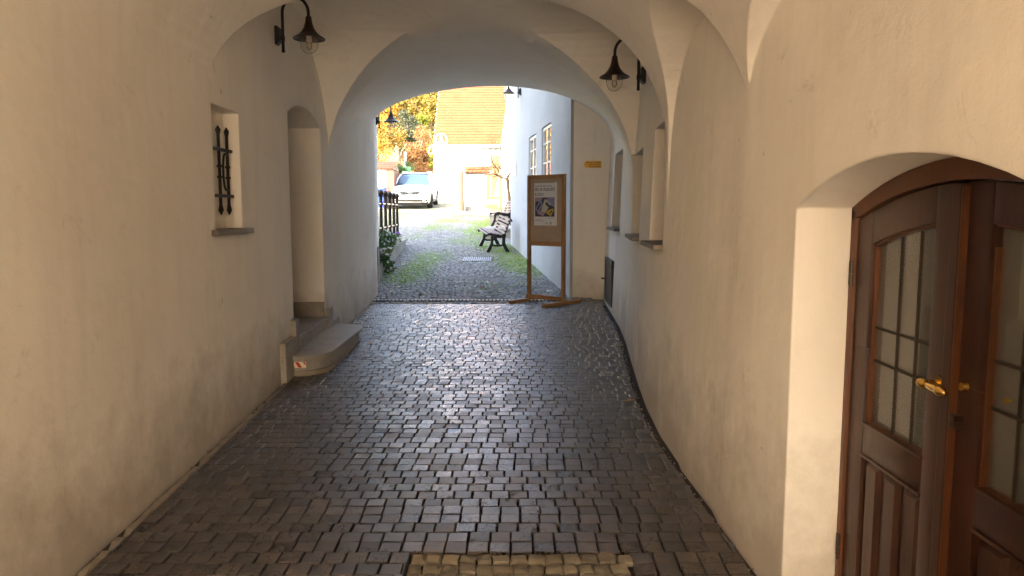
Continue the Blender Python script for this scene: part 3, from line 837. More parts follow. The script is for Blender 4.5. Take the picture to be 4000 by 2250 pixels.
# ------------------------------------------------------------------ wall lamps
def wall_lamp(name, label, loc, rz, group='bell shaped wall lamps'):
    """local: wall at x=0, arm reaches +x; origin at the wall plate"""
    t = thing(name, label, 'wall lamp', loc, rz, group)
    m = MB(); pr = [(0,.085),(.018,.075),(.034,.03),(.034,-.045),(.022,-.085),(0,-.085)]
    m.prism([(a,b_) for a,b_ in [(0,-.08),(.020,-.08),(.045,-.05),(.045,.055),(.020,.075),(0,.075)]], -.034, .034, 'y')
    m.build('wall_plate', M['iron'], t, None, .005)
    m = MB(); p = [(.062,0,-.145),(.062,0,-.135),(.062,0,-.125),(.062,0,-.10),(.062,0,.185)]
    r_ = [.001,.018,.013,.0128,.0128]
    for i in range(1,17):
        q = PI-PI*i/16*.97; p.append((.172+.11*math.cos(q), 0, .185+.125*math.sin(q))); r_.append(.0128)
    p.append((.283,0,.15)); r_.append(.0128)
    m.tube(p, r_, 10); m.tube([(.04,0,-.02),(.062,0,-.02)], .022, 10); m.tube([(.062,0,-.045),(.062,0,-.005)], .017, 10)
    m.build('arm', M['iron'], t, 50)
    m = MB(); c = (.283,0,.045)
    m.lathe([(.001,.112),(.020,.112),(.025,.098),(.030,.06),(.042,.02),(.062,-.015),(.092,-.045),(.122,-.062),(.135,-.072),(.133,-.078),(.118,-.070),(.088,-.054),(.058,-.026),(.036,.012),(.02,.05),(.001,.055)], c, 28)
    m.build('shade', M['shade'], t, 50)
    m = MB()
    m.lathe([(.074,-.052),(.0745,-.10),(.0735,-.125),(.068,-.15),(.054,-.174),(.034,-.190),(.012,-.1965),(.001,-.197)], c, 28)
    m.build('glass_globe', M['glass'], t, 80)
    m = MB(); m.tube([(.283,0,.075),(.283,0,-.053)], .023, 16); m.build('bulb_holder', M['holder'], t, 40)
    m = MB(); m.lathe([(.012,-.098),(.021,-.108),(.024,-.128),(.020,-.150),(.008,-.163),(.001,-.165)], c, 16); m.build('bulb', M['bulb'], t, 80)
    return t
zl = 3.06
l1 = wall_lamp('wall_lamp', 'black bell wall lamp above the arched niche on the left wall', (wl(6.44)+.002,6.44,3.07), R(0))
def dlamp(label, loc, rz, sc=1):
    o = dup(l1); o.location = loc; o.rotation_euler = (0,0,rz); o['label'] = label; o.scale = (sc,sc,sc); return o
dlamp('black bell wall lamp half hidden behind the right vault edge', (wr(6.8,2.8)-.004,6.8,2.81), PI+R(8))
dlamp('brown bell wall lamp hanging in the exit arch before the autumn trees', (-2.462,13.6,3.215), R(-5))
dlamp('bell wall lamp high on the pale courtyard wall before the orange roof', (.205,17.5,4.33), PI+R(-4))

# ------------------------------------------------------------------ yellow arrow sign
def text(name, s, size, mt, parent, loc, rot, ext=.0008, align='LEFT', sx=1, bold=0):
    cu = bpy.data.curves.new(name,'FONT'); cu.body = s; cu.size = size; cu.extrude = ext; cu.align_x = align; cu.offset = bold; cu.space_character = 1.0
    o = bpy.data.objects.new(name, cu); col.objects.link(o); bpy.context.view_layer.update()
    me = bpy.data.meshes.new_from_object(o.evaluated_get(bpy.context.evaluated_depsgraph_get()))
    bpy.data.objects.remove(o, do_unlink=True)
    q = link(name, me, mt, parent); q.location = loc; q.rotation_euler = rot; q.scale = (sx,1,1); return q
sg = thing('arrow_sign', 'yellow left pointing arrow sign with brown lettering beside the passage end', 'sign', (1.245,11.574,2.305), R(-9.4))
m = MB(); m.prism([(-.138,0),(-.104,-.052),(.138,-.052),(.138,.052),(-.104,.052)], -.004, .002, 'y'); m.build('panel', M['yellow'], sg, None, .001)
for i,s in enumerate(('MĚSTSKÁ GALERIE','TOWN GALLERY','STADTGALERIE')):
    text('lettering', s, .0265, M['brownprint'], sg, (.124,-.0046,.018-i*.0305), (R(90),0,0), .0004, 'RIGHT', 1.0, .0006)

# ------------------------------------------------------------------ iron hatch low on the right wall
ya,yb = 10.25,11.2; z0,z1 = .29,.86
ang = math.atan2(wr(yb)-wr(ya), yb-ya)
h = thing('iron_hatch', 'black iron hatch door low on the right wall near the exit', 'hatch', (wr(ya)+.035*.6+.022,ya,0), -ang)
Ld = yb-ya
m = MB()
for a in ((-.03,Ld+.03,z1,z1+.04),(-.03,Ld+.03,z0-.04,z0),(-.03,.0,z0,z1),(Ld,Ld+.03,z0,z1)): m.box(-.012,.05,a[0],a[1],a[2],a[3])
m.build('frame', M['iron'], h, None, .004)
m = MB(); m.box(-.008,.02,.004,Ld-.004,z0+.004,z1-.004)
m.box(-.014,-.008,.03,Ld-.03,z0+.03,z0+.06); m.box(-.014,-.008,.03,Ld-.03,z1-.06,z1-.03)
d_ = m.build('door', stone('rusty_black_iron', (.018,.017,.016), (.045,.032,.024), .6, 5, .2), h, None, .003)
m = MB(); m.tube([(-.02,Ld-.06,(z0+z1)/2),(-.055,Ld-.06,(z0+z1)/2),(-.06,Ld-.01,(z0+z1)/2)], .012, 8); m.build('handle', M['iron'], d_, 40)

# ------------------------------------------------------------------ notice stand with poster
NS = thing('notice_stand', 'wooden notice stand with hardboard panel at the passage mouth', 'notice stand', (.515,11.19,g(11.19)), R(-43.5))
# local x runs along the board (left, far -> right, near), local -y faces the viewer's left
HWd = .335; Ht = 1.93
m = MB(); m.box(-HWd-.035,-HWd+.022,-.022,.022,.045,Ht); m.build('post', M['standwood'], NS, None, .003)
m = MB(); m.box(HWd-.022,HWd+.035,-.022,.022,.045,Ht); m.build('post', M['standwood'], NS, None, .003)
m = MB(); m.box(-HWd+.022,HWd-.022,-.021,.021,Ht-.062,Ht-.002); m.build('top_rail', M['standwood'], NS, None, .003)
m = MB(); m.box(-HWd+.022,HWd-.022,-.021,.021,.86,.93); m.build('lower_rail', M['standwood'], NS, None, .003)
m = MB(); m.box(-HWd+.0225,HWd-.0225,-.004,.008,.9305,Ht-.0625); m.build('panel_board', M['board'], NS)
m = MB(); m.box(-HWd-.04,HWd+.05,-.048,-.0225,.05,.115); m.build('cross_beam', M['standwood'], NS, None, .003)
for s in (-1,1):
    m = MB(); m.box(s*HWd-.025+.007,s*HWd+.025+.007,-.45,.42,-.012,.0445); m.build('foot', M['standwood'], NS, None, .003)
PO = thing('poster', 'pale exhibition poster pinned on the hardboard of the notice stand', 'poster', (0,0,0), R(-43.5))
PO.scale = (1.11,1,1.011)
PO.location = NS.matrix_basis @ Vector((0,0,0)); PO.location = (.515,11.19,g(11.19))
pw, ph_ = .405, .63; pz = 1.157; px = -.212
def pp(u,v): return (px+u*pw, pz+v*ph_)
m = MB(); m.add([(px,-.0068,pz),(px+pw,-.0060,pz),(px+pw,-.0070,pz+ph_),(px,-.0062,pz+ph_),(px,-.0048,pz),(px+pw,-.0048,pz),(px+pw,-.0048,pz+ph_),(px,-.0048,pz+ph_)], [(0,1,2,3),(4,7,6,5),(0,4,5,1),(1,5,6,2),(2,6,7,3),(3,7,4,0)])
m.build('sheet', M['poster'], PO)
RT = (R(90),0,0)
text('artist_line', 'David Kolář, Jiří Pospíšil, Tomáš Rücker', .0235, M['redink'], PO, (px+.016,-.0072,pz+.578), RT, .0003, sx=.80, bold=.0004)
text('title', 'PES VE VELIKOSTI', .066, M['ink'], PO, (px+.014,-.0072,pz+.512), RT, .0003, sx=.70, bold=.0006)
text('title', 'KOČKY', .066, M['ink'], PO, (px+.014,-.0072,pz+.436), RT, .0003, sx=.70, bold=.0006)
def shape(name, mt, pts, y=-.0076):
    mm = MB(); mm.prism([pp(*p) for p in pts], y-.0004, y, 'y'); return mm.build(name, mt, PO)
pic = shape('picture', M['navy'], [(.04,.21),(.90,.21),(.90,.66),(.04,.66)], -.0074)
def art(name, mt, pts, k):
    mm = MB(); mm.prism([pp(*p) for p in pts], -.0080-.0004*k, -.0078-.0004*k, 'y'); return mm.build(name, mt, pic)
art('pale_shape', M['lilac'], [(.55,.52),(.90,.43),(.90,.655),(.60,.655)], 1)
art('pale_shape', M['pinkprint'], [(.05,.56),(.30,.58),(.38,.655),(.06,.655)], 1)
art('blue_card', M['lilac'], [(.06,.40),(.14,.30),(.40,.46),(.32,.60),(.26,.60)], 2)
art('blue_card_mark', M['navy'], [(.12,.40),(.18,.36),(.32,.50),(.27,.54)], 3)
art('cream_card', M['palecream'], [(.30,.32),(.42,.24),(.74,.50),(.52,.63),(.44,.57)], 4)
art('cream_card_mark', M['navy'], [(.50,.50),(.66,.42),(.70,.47),(.55,.57)], 5)
art('pale_card', M['pinkprint'], [(.14,.28),(.42,.215),(.48,.30),(.24,.36)], 6)
art('yellow_card', M['yellowprint'], [(.52,.30),(.74,.22),(.88,.36),(.84,.40),(.62,.36)], 7)
art('yellow_card_mark', M['navy'], [(.66,.29),(.74,.28),(.82,.35),(.78,.355)], 8)
text('date_line', '13. 10.', .026, M['poster'], PO, (px+.17,-.0086,pz+.372), RT, .0003, sx=.8)
text('small_print', 'městská galerie', .017, M['black'], PO, (px+.016,-.0072,pz+.088), RT, .0003)
text('small_print', 'do neděle 15. listopadu', .017, M['black'], PO, (px+.016,-.0072,pz+.064), RT, .0003)
text('web_line', 'www.galerie.cz', .017, M['ink'], PO, (px+.25,-.0072,pz+.108), RT, .0003)
text('emblem', 'C', .04, M['black'], PO, (px+.285,-.0072,pz+.022), RT, .0003, bold=.002)
mm = MB(); mm.tube([(px+.225+.017*math.cos(q*PI/8),-.0075,pz+.03+.017*math.sin(q*PI/8)) for q in range(9)], .002, 5); mm.tube([(px+.208,-.0075,pz+.024),(px+.242,-.0075,pz+.024)], .002, 5); mm.build('emblem', M['ink'], PO)
mm = MB(); mm.ball((px+pw-.02,-.009,pz+ph_+.006), .008, 8, 5); mm.build('push_pin', M['paint_white'], PO, 60)

# ------------------------------------------------------------------ gallery building on the right of the courtyard
GA = thing('gallery_building', 'pale blue white building with small paned windows right of the courtyard', 'building')
A_, B_ = Vector((.910,11.632,0)), Vector((-.034,19.55,0))
gd = (B_-A_).normalized(); gn = Vector((-gd.y, gd.x, 0)); 
if gn.x > 0: gn = -gn
gm = MB(); gm.prism([(A_.x,A_.y),(7,12.7),(7,19.9),(B_.x+.25,19.9),(B_.x+.06,19.75),(B_.x,B_.y)], -.4, 8.5)
gob = raw(gm, 'gal')
def on_wall(s, d=0): return A_+gd*s+gn*d       # s metres along the wall, d out of the wall
def sy(y): return (y-A_.y)/gd.y
wins = [(13.43,14.46,1.75,3.18),(15.17,16.22,1.75,3.16)]
for y0,y1,z0,z1 in wins:
    a,b_ = sy(y0),sy(y1); mm = MB()
    P = [on_wall(a,.2),on_wall(b_,.2),on_wall(b_,-.16),on_wall(a,-.16)]
    # shallow ogee head: higher near end
    pr = []
    lo_ = [(p.x,p.y,z0) for p in P]; 
    S0 = []
    n_ = 10
    for i in range(n_+1):
        t = i/n_; zt_ = z1-.02+.05*t*(1-t)
        p0, p1 = on_wall(a+(b_-a)*t,.2), on_wall(a+(b_-a)*t,-.16)
        S0.append([(p0.x,p0.y,z0),(p0.x,p0.y,zt_),(p1.x,p1.y,zt_),(p1.x,p1.y,z0)])
    mm.loft(S0); boolean(gob, raw(mm,'w'), 'DIFFERENCE')
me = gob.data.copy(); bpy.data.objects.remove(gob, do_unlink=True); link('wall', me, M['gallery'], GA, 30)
for y0,y1,z0,z1 in wins:
    a,b_ = sy(y0),sy(y1); w_ = .05
    Mx = Matrix.Translation(on_wall(a)) @ Matrix(((gd.x,-gn.x,0,0),(gd.y,-gn.y,0,0),(0,0,1,0),(0,0,0,1)))   # x along wall, y into wall
    L_ = b_-a; f = MB()
    for q in ((0,L_,z0,z0+w_),(0,L_,z1-w_-.03,z1-.025),(0,w_,z0+w_,z1-w_-.03),(L_-w_,L_,z0+w_,z1-w_-.03),(L_/2-w_*.8,L_/2+w_*.8,z0+w_,z1-w_-.03)): f.box(q[0],q[1],.022,.072,q[2],q[3],Mx)
    for zz in (z0+.36,z0+.74,z0+1.1):
        f.box(w_,L_/2-w_*.8,.029,.065,zz-.014,zz+.014,Mx); f.box(L_/2+w_*.8,L_-w_,.029,.065,zz-.014,zz+.014,Mx)
    wf = f.build('window', M['paint_white'], GA, None, .003)
    p = MB(); p.box(.01,L_-.01,.045,.050,z0+.01,z1-.03,Mx); p.build('pane', thinglass('reflecting_window_glass',(.2,.2,.2),.015,1.6,.7), wf)
pl = thing('wall_plaque', 'small grey plaque on the far corner of the pale courtyard wall', 'plaque', on_wall(sy(18.66),.004)+Vector((0,0,2.60)), math.atan2(gd.y,gd.x))
m = MB(); m.box(-.28,.28,-.004,.016,-.155,.155); m.build('panel', mat('silver_plaque',(.55,.57,.6),.35,metal=.5), pl, None, .003)
m = MB()
for zz,ww in ((.07,.17),(.03,.12),(-.02,.18),(-.06,.1)): m.box(-ww,ww,.0163,.0172,zz-.008,zz+.008)
m.build('engraved_lines', M['sill'], pl)

# ------------------------------------------------------------------ benches
def bench_side():
    """cast side frame profile in local (d = depth from front 0 to back, z)"""
    m = MB(); t = .032
    seat = [(.0,.40),(.05,.435),(.12,.442),(.22,.425),(.32,.405),(.40,.40),(.45,.42),(.49,.50),(.52,.60),(.56,.72),(.60,.80)]
    def strip(pts, w0, w1=None):
        n = len(pts); L=[];Rr=[]
        for i,p in enumerate(pts):
            a = Vector(pts[max(i-1,0)]); b_ = Vector(pts[min(i+1,n-1)]); d = (b_-a).normalized(); nn = Vector((-d.y,d.x))
            w_ = w0+( (w1 if w1 else w0)-w0)*i/(n-1)
            L.append(Vector(p)+nn*w_/2); Rr.append(Vector(p)-nn*w_/2)
        for i in range(n-1):
            m.add([(-t/2,L[i].x,L[i].y),(-t/2,L[i+1].x,L[i+1].y),(-t/2,Rr[i+1].x,Rr[i+1].y),(-t/2,Rr[i].x,Rr[i].y),(t/2,L[i].x,L[i].y),(t/2,L[i+1].x,L[i+1].y),(t/2,Rr[i+1].x,Rr[i+1].y),(t/2,Rr[i].x,Rr[i].y)],
                  [(0,1,2,3),(7,6,5,4),(0,4,5,1),(3,2,6,7),(0,3,7,4),(1,5,6,2)])
    strip(seat, .065, .05)
    strip([(.60,.80),(.635,.765),(.64,.735)], .05, .03)
    strip([(.165,.40),(.165,.28),(.155,.20),(.11,.10),(.06,.0)], .055, .085)
    strip([(.465,.44),(.445,.30),(.45,.20),(.50,.10),(.56,.0)], .075, .085)
    strip([(.15,.185),(.24,.165),(.36,.165),(.46,.19)], .045)
    strip([(.165,.36),(.25,.375),(.38,.37),(.45,.38)], .04)
    return m
def bench(label, loc, rz):
    t = thing('park_bench', label, 'bench', loc, rz, 'cast iron park benches')
    for xx in (-.68,.68):
        m = bench_side(); m.v = [(p[0]+xx,p[1],p[2]) for p in m.v]; m.build('side_frame', M['iron'], t)
    seat = [(.03,.452),(.105,.477),(.19,.462),(.275,.447),(.36,.435)]; back = [(.455,.475),(.487,.55),(.515,.635),(.545,.715),(.575,.79)]
    for i,(d,z) in enumerate(seat+back):
        pts = (seat+back); a = pts[max(0,i-1)] if i not in (0,5) else pts[i]; b_ = pts[i+1] if i not in (4,9) else pts[i]
        an = math.atan2(b_[1]-a[1], b_[0]-a[0])
        m = MB(); Mx = Matrix.Translation((0,d,z)) @ Matrix.Rotation(an,4,'X')
        m.box(-.78,.78,-.025,.025,-.012,.012,Mx); m.build('slat', M['slatwood'], t, None, .004)
    return t
b1 = bench('slatted park bench on the mossy cobbles beside the pale wall', (-.76,18.42,g(18.42)-.005), R(-90+1))
b1.rotation_euler = (0,R(3.4),R(-80))
b2 = dup(b1); b2.location = (-.62,23.3,1.075); b2.rotation_euler = (0,0,R(-82)); b2['label'] = 'second slatted bench on the raised stone bed, mostly behind the pale wall'

# ------------------------------------------------------------------ raised stone beds and pruned tree
def bed(label, x0,x1,y0,y1,z0,z1):
    t = thing('raised_bed', label, 'stone bed', ((x0+x1)/2,y0,z0), 0, 'raised stone beds')
    cx = (x0+x1)/2; m = MB(); m.box(x0-cx,x1-cx,0,y1-y0,-.2,z1-z0-.06); m.build('wall', M['sandst'], t, None, .01)
    m = MB(); m.box(x0-cx-.03,x1-cx+.03,-.03,y1-y0+.03,z1-z0-.06,z1-z0); m.build('coping', M['sandst'], t, None, .01)
    return t
bed('low pale stone bed right behind the near bench', -.80,.6,21.2,25.2,g(21.2),1.085)
bed('taller stone bed holding the pruned tree', -.78,.8,26.0,29.5,g(26),1.46)

def branchy(name, label, cat, loc, spec, mt, twigs=True, seed=3, lean=(0,0)):
    pass
tr = thing('pruned_tree', 'small bare pruned tree with gnarled limbs in a stone bed', 'tree', (-.06,27.2,1.45))
rnd = random.Random(5)
tk = MB(); tk.tube([(0,0,-.05),(-.02,0,.3),(-.05,0,.7),(-.09,0,1.05),(-.10,0,1.26)], [.085,.066,.058,.060,.075], 9)
tk.build('trunk', M['lichenbark'], tr, 60)
lm = MB(); tw = MB(); ends = []
def limb(p, d, r, L, depth):
    pts = [Vector(p)]; dd = Vector(d).normalized(); rr = [r]
    n = 5
    for i in range(n):
        dd = (dd+Vector((rnd.gauss(0,.30),rnd.gauss(0,.30),rnd.gauss(.06,.24)))).normalized()
        pts.append(pts[-1]+dd*L/n); rr.append(r*(1-.5*(i+1)/n))
    (lm if r > .014 else tw).tube(pts, rr, 7 if r > .014 else 4)
    if depth <= 0: ends.append(pts[-1]); return
    for i in range(rnd.randint(2,3)):
        j = rnd.randint(2,n); nd = (dd+Vector((rnd.gauss(0,.8),rnd.gauss(0,.8),rnd.gauss(.25,.55)))).normalized()
        limb(pts[j], nd, max(.004,rr[j]*.72), L*.72, depth-1)
limb((-.10,0,1.26),(-.75,.1,.45),.042,.62,4)
limb((-.10,0,1.26),(.55,.1,.8),.045,.62,4)
limb((-.10,0,1.24),(.05,-.2,1),.030,.75,4)
limb((-.40,0,1.5),(-.5,-.1,.85),.028,.70,4)
limb((-.25,0,1.38),(-1,0,.05),.020,.45,3)
lm.build('limbs', M['lichenbark'], tr, 60); tw.build('twigs', M['lichenbark'], tr, 60)
m = MB(); var = []
for i in range(260):
    e = rnd.choice(ends)+Vector((rnd.gauss(0,.06),rnd.gauss(0,.06),rnd.gauss(0,.06))); a = Vector((rnd.gauss(0,1),rnd.gauss(0,1),rnd.gauss(0,1))).normalized()*.022; b_ = a.cross(Vector((rnd.random(),rnd.random(),rnd.random()))).normalized()*.016
    m.add([e-a,e+b_,e+a,e-b_], [(0,1,2,3)]); v_ = rnd.random(); var += [(v_,v_,v_)]*4
me = m.mesh('last_leaves'); set_attr(me,'var',var); link('last_leaves', me, M['lf_olive'], tr)

# ------------------------------------------------------------------ low wall, railing and plants on the left
lw = thing('low_wall', 'low stone planter wall under the iron railing on the left', 'low wall', (0,0,0))
m = MB(); m.prism([(-2.42,13.4),(-2.77,19.3),(-3.35,19.3),(-3.1,13.4)], .05, .80); m.build('wall', M['sandst'], lw, None, .012)
m = MB(); m.prism([(-2.375,13.4),(-2.73,19.36),(-3.39,19.36),(-3.14,13.4)], .80, .872); m.build('coping', M['sandst'], lw, None, .012)
m = MB(); m.prism([(-2.36,13.02),(-2.40,13.38),(-2.9,13.38),(-2.9,13.02)], .05, .95); m.build('end_pillar', M['sandst'], lw, None, .01)
ra = thing('iron_railing', 'dark iron railing with ball topped posts on the low wall', 'railing', (0,0,.872))
ys_ = (14.6,15.35,16.2,17.1,18.0,18.85)
xr_ = lambda y: -2.62-.0595*(y-14.6)-.04
for y in ys_:
    m = MB(); m.tube([(xr_(y),y,0),(xr_(y),y,1.02)], .036, 12); m.tube([(xr_(y),y,1.0),(xr_(y),y,1.03)], .05, 12); m.ball((xr_(y),y,1.085), .066, 14, 10)
    for zz in (.86,.36): m.tube([(xr_(y),y,zz-.03),(xr_(y),y,zz+.03)], .047, 12)
    m.build('post', M['shade'], ra, 50)
for zz in (.86,.36):
    m = MB(); m.tube([(xr_(14.6),14.6,zz),(xr_(18.85),18.85,zz)], .024, 10); m.build('rail', mat('worn_brown_rail',(.20,.15,.13),.3,metal=.5), ra, 50)
def leaf_cloud(mb, var, blobs, n, size, rnd, flat=.0):
    tot = sum(b_[3]**2 for b_ in blobs)
    for bx_,by_,bz_,br_,*sc in blobs:
        k = int(n*br_**2/tot); s3 = sc[0] if sc else (1,1,1)
        shade = rnd.random()*.5
        for i in range(k):
            d = Vector((rnd.gauss(0,1),rnd.gauss(0,1),rnd.gauss(0,1))).normalized(); rr = br_*(rnd.random()**.45)
            p = Vector((bx_+d.x*rr*s3[0], by_+d.y*rr*s3[1], bz_+d.z*rr*s3[2]))
            a = Vector((rnd.gauss(0,1),rnd.gauss(0,1),rnd.gauss(0,.7))).normalized(); b_ = a.cross(Vector((rnd.gauss(0,1),rnd.gauss(0,1),rnd.gauss(0,1)))).normalized()
            s_ = size*rnd.uniform(.6,1.3)
            mb.add([p-a*s_, p+b_*s_*.55-a*s_*.1, p+a*s_, p-b_*s_*.55-a*s_*.1], [(0,1,2,3)])
            v_ = min(1,max(0,shade+rnd.random()*.6)); var += [(v_,v_,v_)]*4
def cloud_obj(name, blobs, n, size, mt, parent, seed):
    m = MB(); var = []; leaf_cloud(m, var, blobs, n, size, random.Random(seed))
    me = m.mesh(name); set_attr(me,'var',var); return link(name, me, mt, parent)
tp_ = thing('trailing_plant', 'green trailing plant with white flowers spilling over the low wall', 'plant', (-2.5,15.2,.87))
rr_ = random.Random(3)
bl = [(-.10+rr_.gauss(0,.08), rr_.uniform(-1.7,-.1), rr_.uniform(-.12,.30), rr_.uniform(.10,.19)) for i in range(15)]
bl += [(.08+rr_.gauss(0,.03), rr_.uniform(-1.7,-.5), rr_.uniform(-.50,-.05), rr_.uniform(.07,.12)) for i in range(12)]
bl += [(-.2+rr_.gauss(0,.08), rr_.uniform(-.2,2.6), rr_.uniform(0,.22), rr_.uniform(.07,.12)) for i in range(9)]
bl += [(-.14,1.78,.08,.13),(-.2,1.5,.05,.10)]
cloud_obj('foliage', bl, 3600, .030, M['lf_green'], tp_, 5)
m = MB()
for q in range(5): m.ball((.020*math.cos(q*1.257),.020*math.sin(q*1.257),.004*(q%2)), .012, 6, 4, (1,1,.6))
m.ball((0,0,.004), .012, 6, 4)
fl0 = m.build('white_flower', M['petal'], tp_, 60, fix=False)
for i in range(80):
    b_ = rr_.choice(bl); d = Vector((rr_.gauss(0,1)+.5,rr_.gauss(0,1)-.6,rr_.gauss(0,1)+.3)).normalized()
    f_ = fl0 if i == 0 else fl0.copy()
    if i: col.objects.link(f_)
    f_.location = Vector(b_[:3])+d*b_[3]; f_.rotation_euler = d.to_track_quat('Z','Y').to_euler(); k_ = rr_.uniform(.6,1.2); f_.scale = (k_,k_,k_)
m = MB()
for q in range(6): m.ball((-.10+rr_.gauss(0,.02),1.75+rr_.gauss(0,.02),.20+rr_.gauss(0,.02)), .020, 6, 4)
m.build('violet_flower', M['violet'], tp_, 60, fix=False)

# ------------------------------------------------------------------ tiled bin shed and blue bin
def pantile_roof(mb, x0, x1, y0, z0, y1, z1, nx, ny, amp=.03, step=.02, beaver=True):
    """rows of round-ended flat tiles on a slope from (y0,z0) up to (y1,z1)"""
    sl = Vector((0,y1-y0,z1-z0)); L = sl.length; sl.normalize(); nn = Vector((0,-sl.z,sl.y))
    if nn.z < 0: nn = -nn
    dl = L/ny; w_ = (x1-x0)/nx
    a_ = Vector((x0+.01,y0,z0))+sl*.05; b_ = Vector((x0+.01,y1,z1)); e_ = Vector((x1-x0-.02,0,0)); q_ = nn*.010
    mb.add([a_+q_,a_+e_+q_,b_+e_+q_,b_+q_,a_-q_,a_+e_-q_,b_+e_-q_,b_-q_], [(0,1,2,3),(7,6,5,4),(0,4,5,1),(1,5,6,2),(2,6,7,3),(3,7,4,0)])
    for j in range(ny):
        for i in range(nx):
            ox = x0+w_*(i+(.5 if j%2 else 0)); 
            if ox+w_ > x1+w_*.51: continue
            o = Vector((ox+w_/2,y0,z0))+sl*dl*j
            lift = nn*(.006+random.uniform(0,.004))
            pts = []
            for q in range(7):
                a = PI+PI*q/6; pts.append((math.cos(a)*w_*.485, math.sin(a)*w_*.30+w_*.1))
            vs = [o+Vector((p[0],0,0))+sl*p[1]+nn*step+lift for p in pts]
            vs += [o+Vector((w_*.485,0,0))+sl*(dl*1.15)+lift, o+Vector((-w_*.485,0,0))+sl*(dl*1.15)+lift]
            vb = [v-nn*step*.8 for v in vs[:7]]
            n = len(mb.v); mb.v += [tuple(v) for v in vs]+[tuple(v) for v in vb]
            mb.f.append(tuple(n+k for k in range(9)))
            for k in range(6): mb.f.append((n+k,n+9+k,n+9+k+1,n+k+1))
SH = thing('tiled_shed', 'small white shed with red tiled roof beside the parked car', 'shed', (-7.1,36.0,g(36)))
m = MB(); m.box(-1.2,1.03,0,1.8,-.2,1.86); m.build('wall', M['whitewall'], SH)
m = MB(); m.prism([(-.14,1.86),(1.94,1.86),(1.94,1.92),(.9,2.28),(-.14,1.92)], -1.4, 1.36, 'x'); m.build('roof_base', M['brownwood'], SH)
m = MB(); pantile_roof(m, -1.45, 1.42, -.16, 1.91, .9, 2.29, 16, 4, step=.03); m.build('roof', M['tilered'], SH, fix=False)
m = MB(); m.box(1.035,1.42,-.06,-.02,-.05,1.86); m.build('door', M['brownwood'], SH, None, .004)
m = MB(); m.box(1.06,1.40,-.075,-.0605,1.70,1.80); m.box(1.06,1.40,-.075,-.0605,.1,.2); m.box(1.36,1.42,.0,1.7,.02,1.80); m.build('door_frame', M['brownwood'], SH)
m = MB(); m.tube([(1.10,-.065,1.0),(1.10,-.11,1.0),(1.20,-.11,1.0)], .014, 6); m.build('handle', M['iron'], SH)
WB = thing('wheelie_bin', 'blue wheelie bin standing against the white shed wall', 'bin', (-6.28,35.4,g(35.4)))
m = MB(); m.loft([[(-.20,-.20,.07),(.20,-.20,.07),(.20,.22,.07),(-.20,.22,.07)],[(-.27,-.30,.95),(.27,-.30,.95),(.27,.28,.95),(-.27,.28,.95)]]); m.build('body', M['blueplastic'], WB, None, .02)
m = MB(); m.loft([[(-.29,-.33,.95),(.29,-.33,.95),(.29,.31,.95),(-.29,.31,.95)],[(-.28,-.32,1.0),(.28,-.32,1.0),(.28,.30,1.04),(-.28,.30,1.04)],[(-.2,-.2,1.03),(.2,-.2,1.03),(.2,.2,1.08),(-.2,.2,1.08)]]); m.build('lid', M['blueplastic'], WB, None, .01)
for s in (-1,1):
    m = MB(); m.tube([(s*.24,.24,.10),(s*.29,.24,.10)], .10, 16); m.build('wheel', M['tyre'], WB, 40)

# ------------------------------------------------------------------ white house with the orange roof
HY = 46.0
HO = thing('white_house', 'white house with large orange tiled roof behind the parked car', 'house', (-4.72,HY,g(HY)))
zb = 0; ze = 5.66-g(HY)
m = MB(); m.prism([(0,-.6),(9.5,-.6),(9.5,ze),(0,ze)], 0, 9, 'y'); m.prism([(0,ze),(9,ze),(4.5,ze+4.6)], .02, 9.48, 'x'); m.build('wall', M['whitewall'], HO)
m = MB(); pantile_roof(m, -.10, 9.5, -.28, ze-.16, 4.55, ze+4.72, 54, 26, step=.035); m.build('roof', M['tiles'], HO, fix=False)
m = MB(); m.prism([(-.30,ze-.24),(-.28,ze-.15),(4.5,ze+4.68),(9.28,ze-.15),(9.30,ze-.24),(4.5,ze+4.58)], -.10, -.02, 'x'); m.build('verge_board', M['paint_white'], HO)
m = MB(); m.prism([(4.62,ze+4.70),(9.3,ze-.05),(9.3,ze-.15),(4.62,ze+4.60)], -.1, 9.5, 'x'); m.build('rear_roof', M['tiles'], HO)
m = MB(); m.tube([(-.12,-.36,ze-.18),(9.5,-.36,ze-.18)], .075, 10); m.build('gutter', M['gutter'], HO, 50)
m = MB(); m.tube([(.30,-.36,ze-.2),(.32,-.30,ze-.42),(.52,-.10,ze-.62),(.55,-.08,ze-.8),(.55,-.08,-.1)], .05, 10); m.build('downpipe', M['gutter'], HO, 50)
m = MB(); m.tube([(-.03,-.04,-.1),(-.03,-.04,ze+.1)], .04, 8); m.build('corner_pipe', M['gutter'], HO, 50)
# white buttressed building nearer on the right
OB = thing('buttressed_house', 'white house end with sloping buttress and brown door right of the orange roof', 'house', (0,38.0,g(38)))
m = MB(); m.prism([(-.98,.35),(-.55,2.0),(-.55,3.2),(-.28,5.0),(-.28,6.1),(6,6.1),(6,.35)][::-1], 0, 5, 'y'); m.build('wall', M['whitewall'], OB)
m = MB(); m.box(-.42,6.1,-.16,5.1,6.1,6.45); m.build('cornice', M['sandst'], OB, None, .03)
m = MB(); m.box(-1.10,6.02,-.05,5,-.4,.35); m.build('plinth', M['sandst'], OB, None, .02)
DR = MB(); DR.box(-1.12,-.50,.6,.66,.36,2.62); dd_ = DR.build('door', M['redwood'], OB, None, .006)
m = MB(); 
for a in ((-1.04,-.84,.6,1.3),(-.78,-.58,.6,1.3),(-1.04,-.84,1.45,2.4),(-.78,-.58,1.45,2.4)): m.box(a[0],a[1],.57,.61,a[2],a[3])
m.build('panel', M['redwood'], dd_, None, .01)
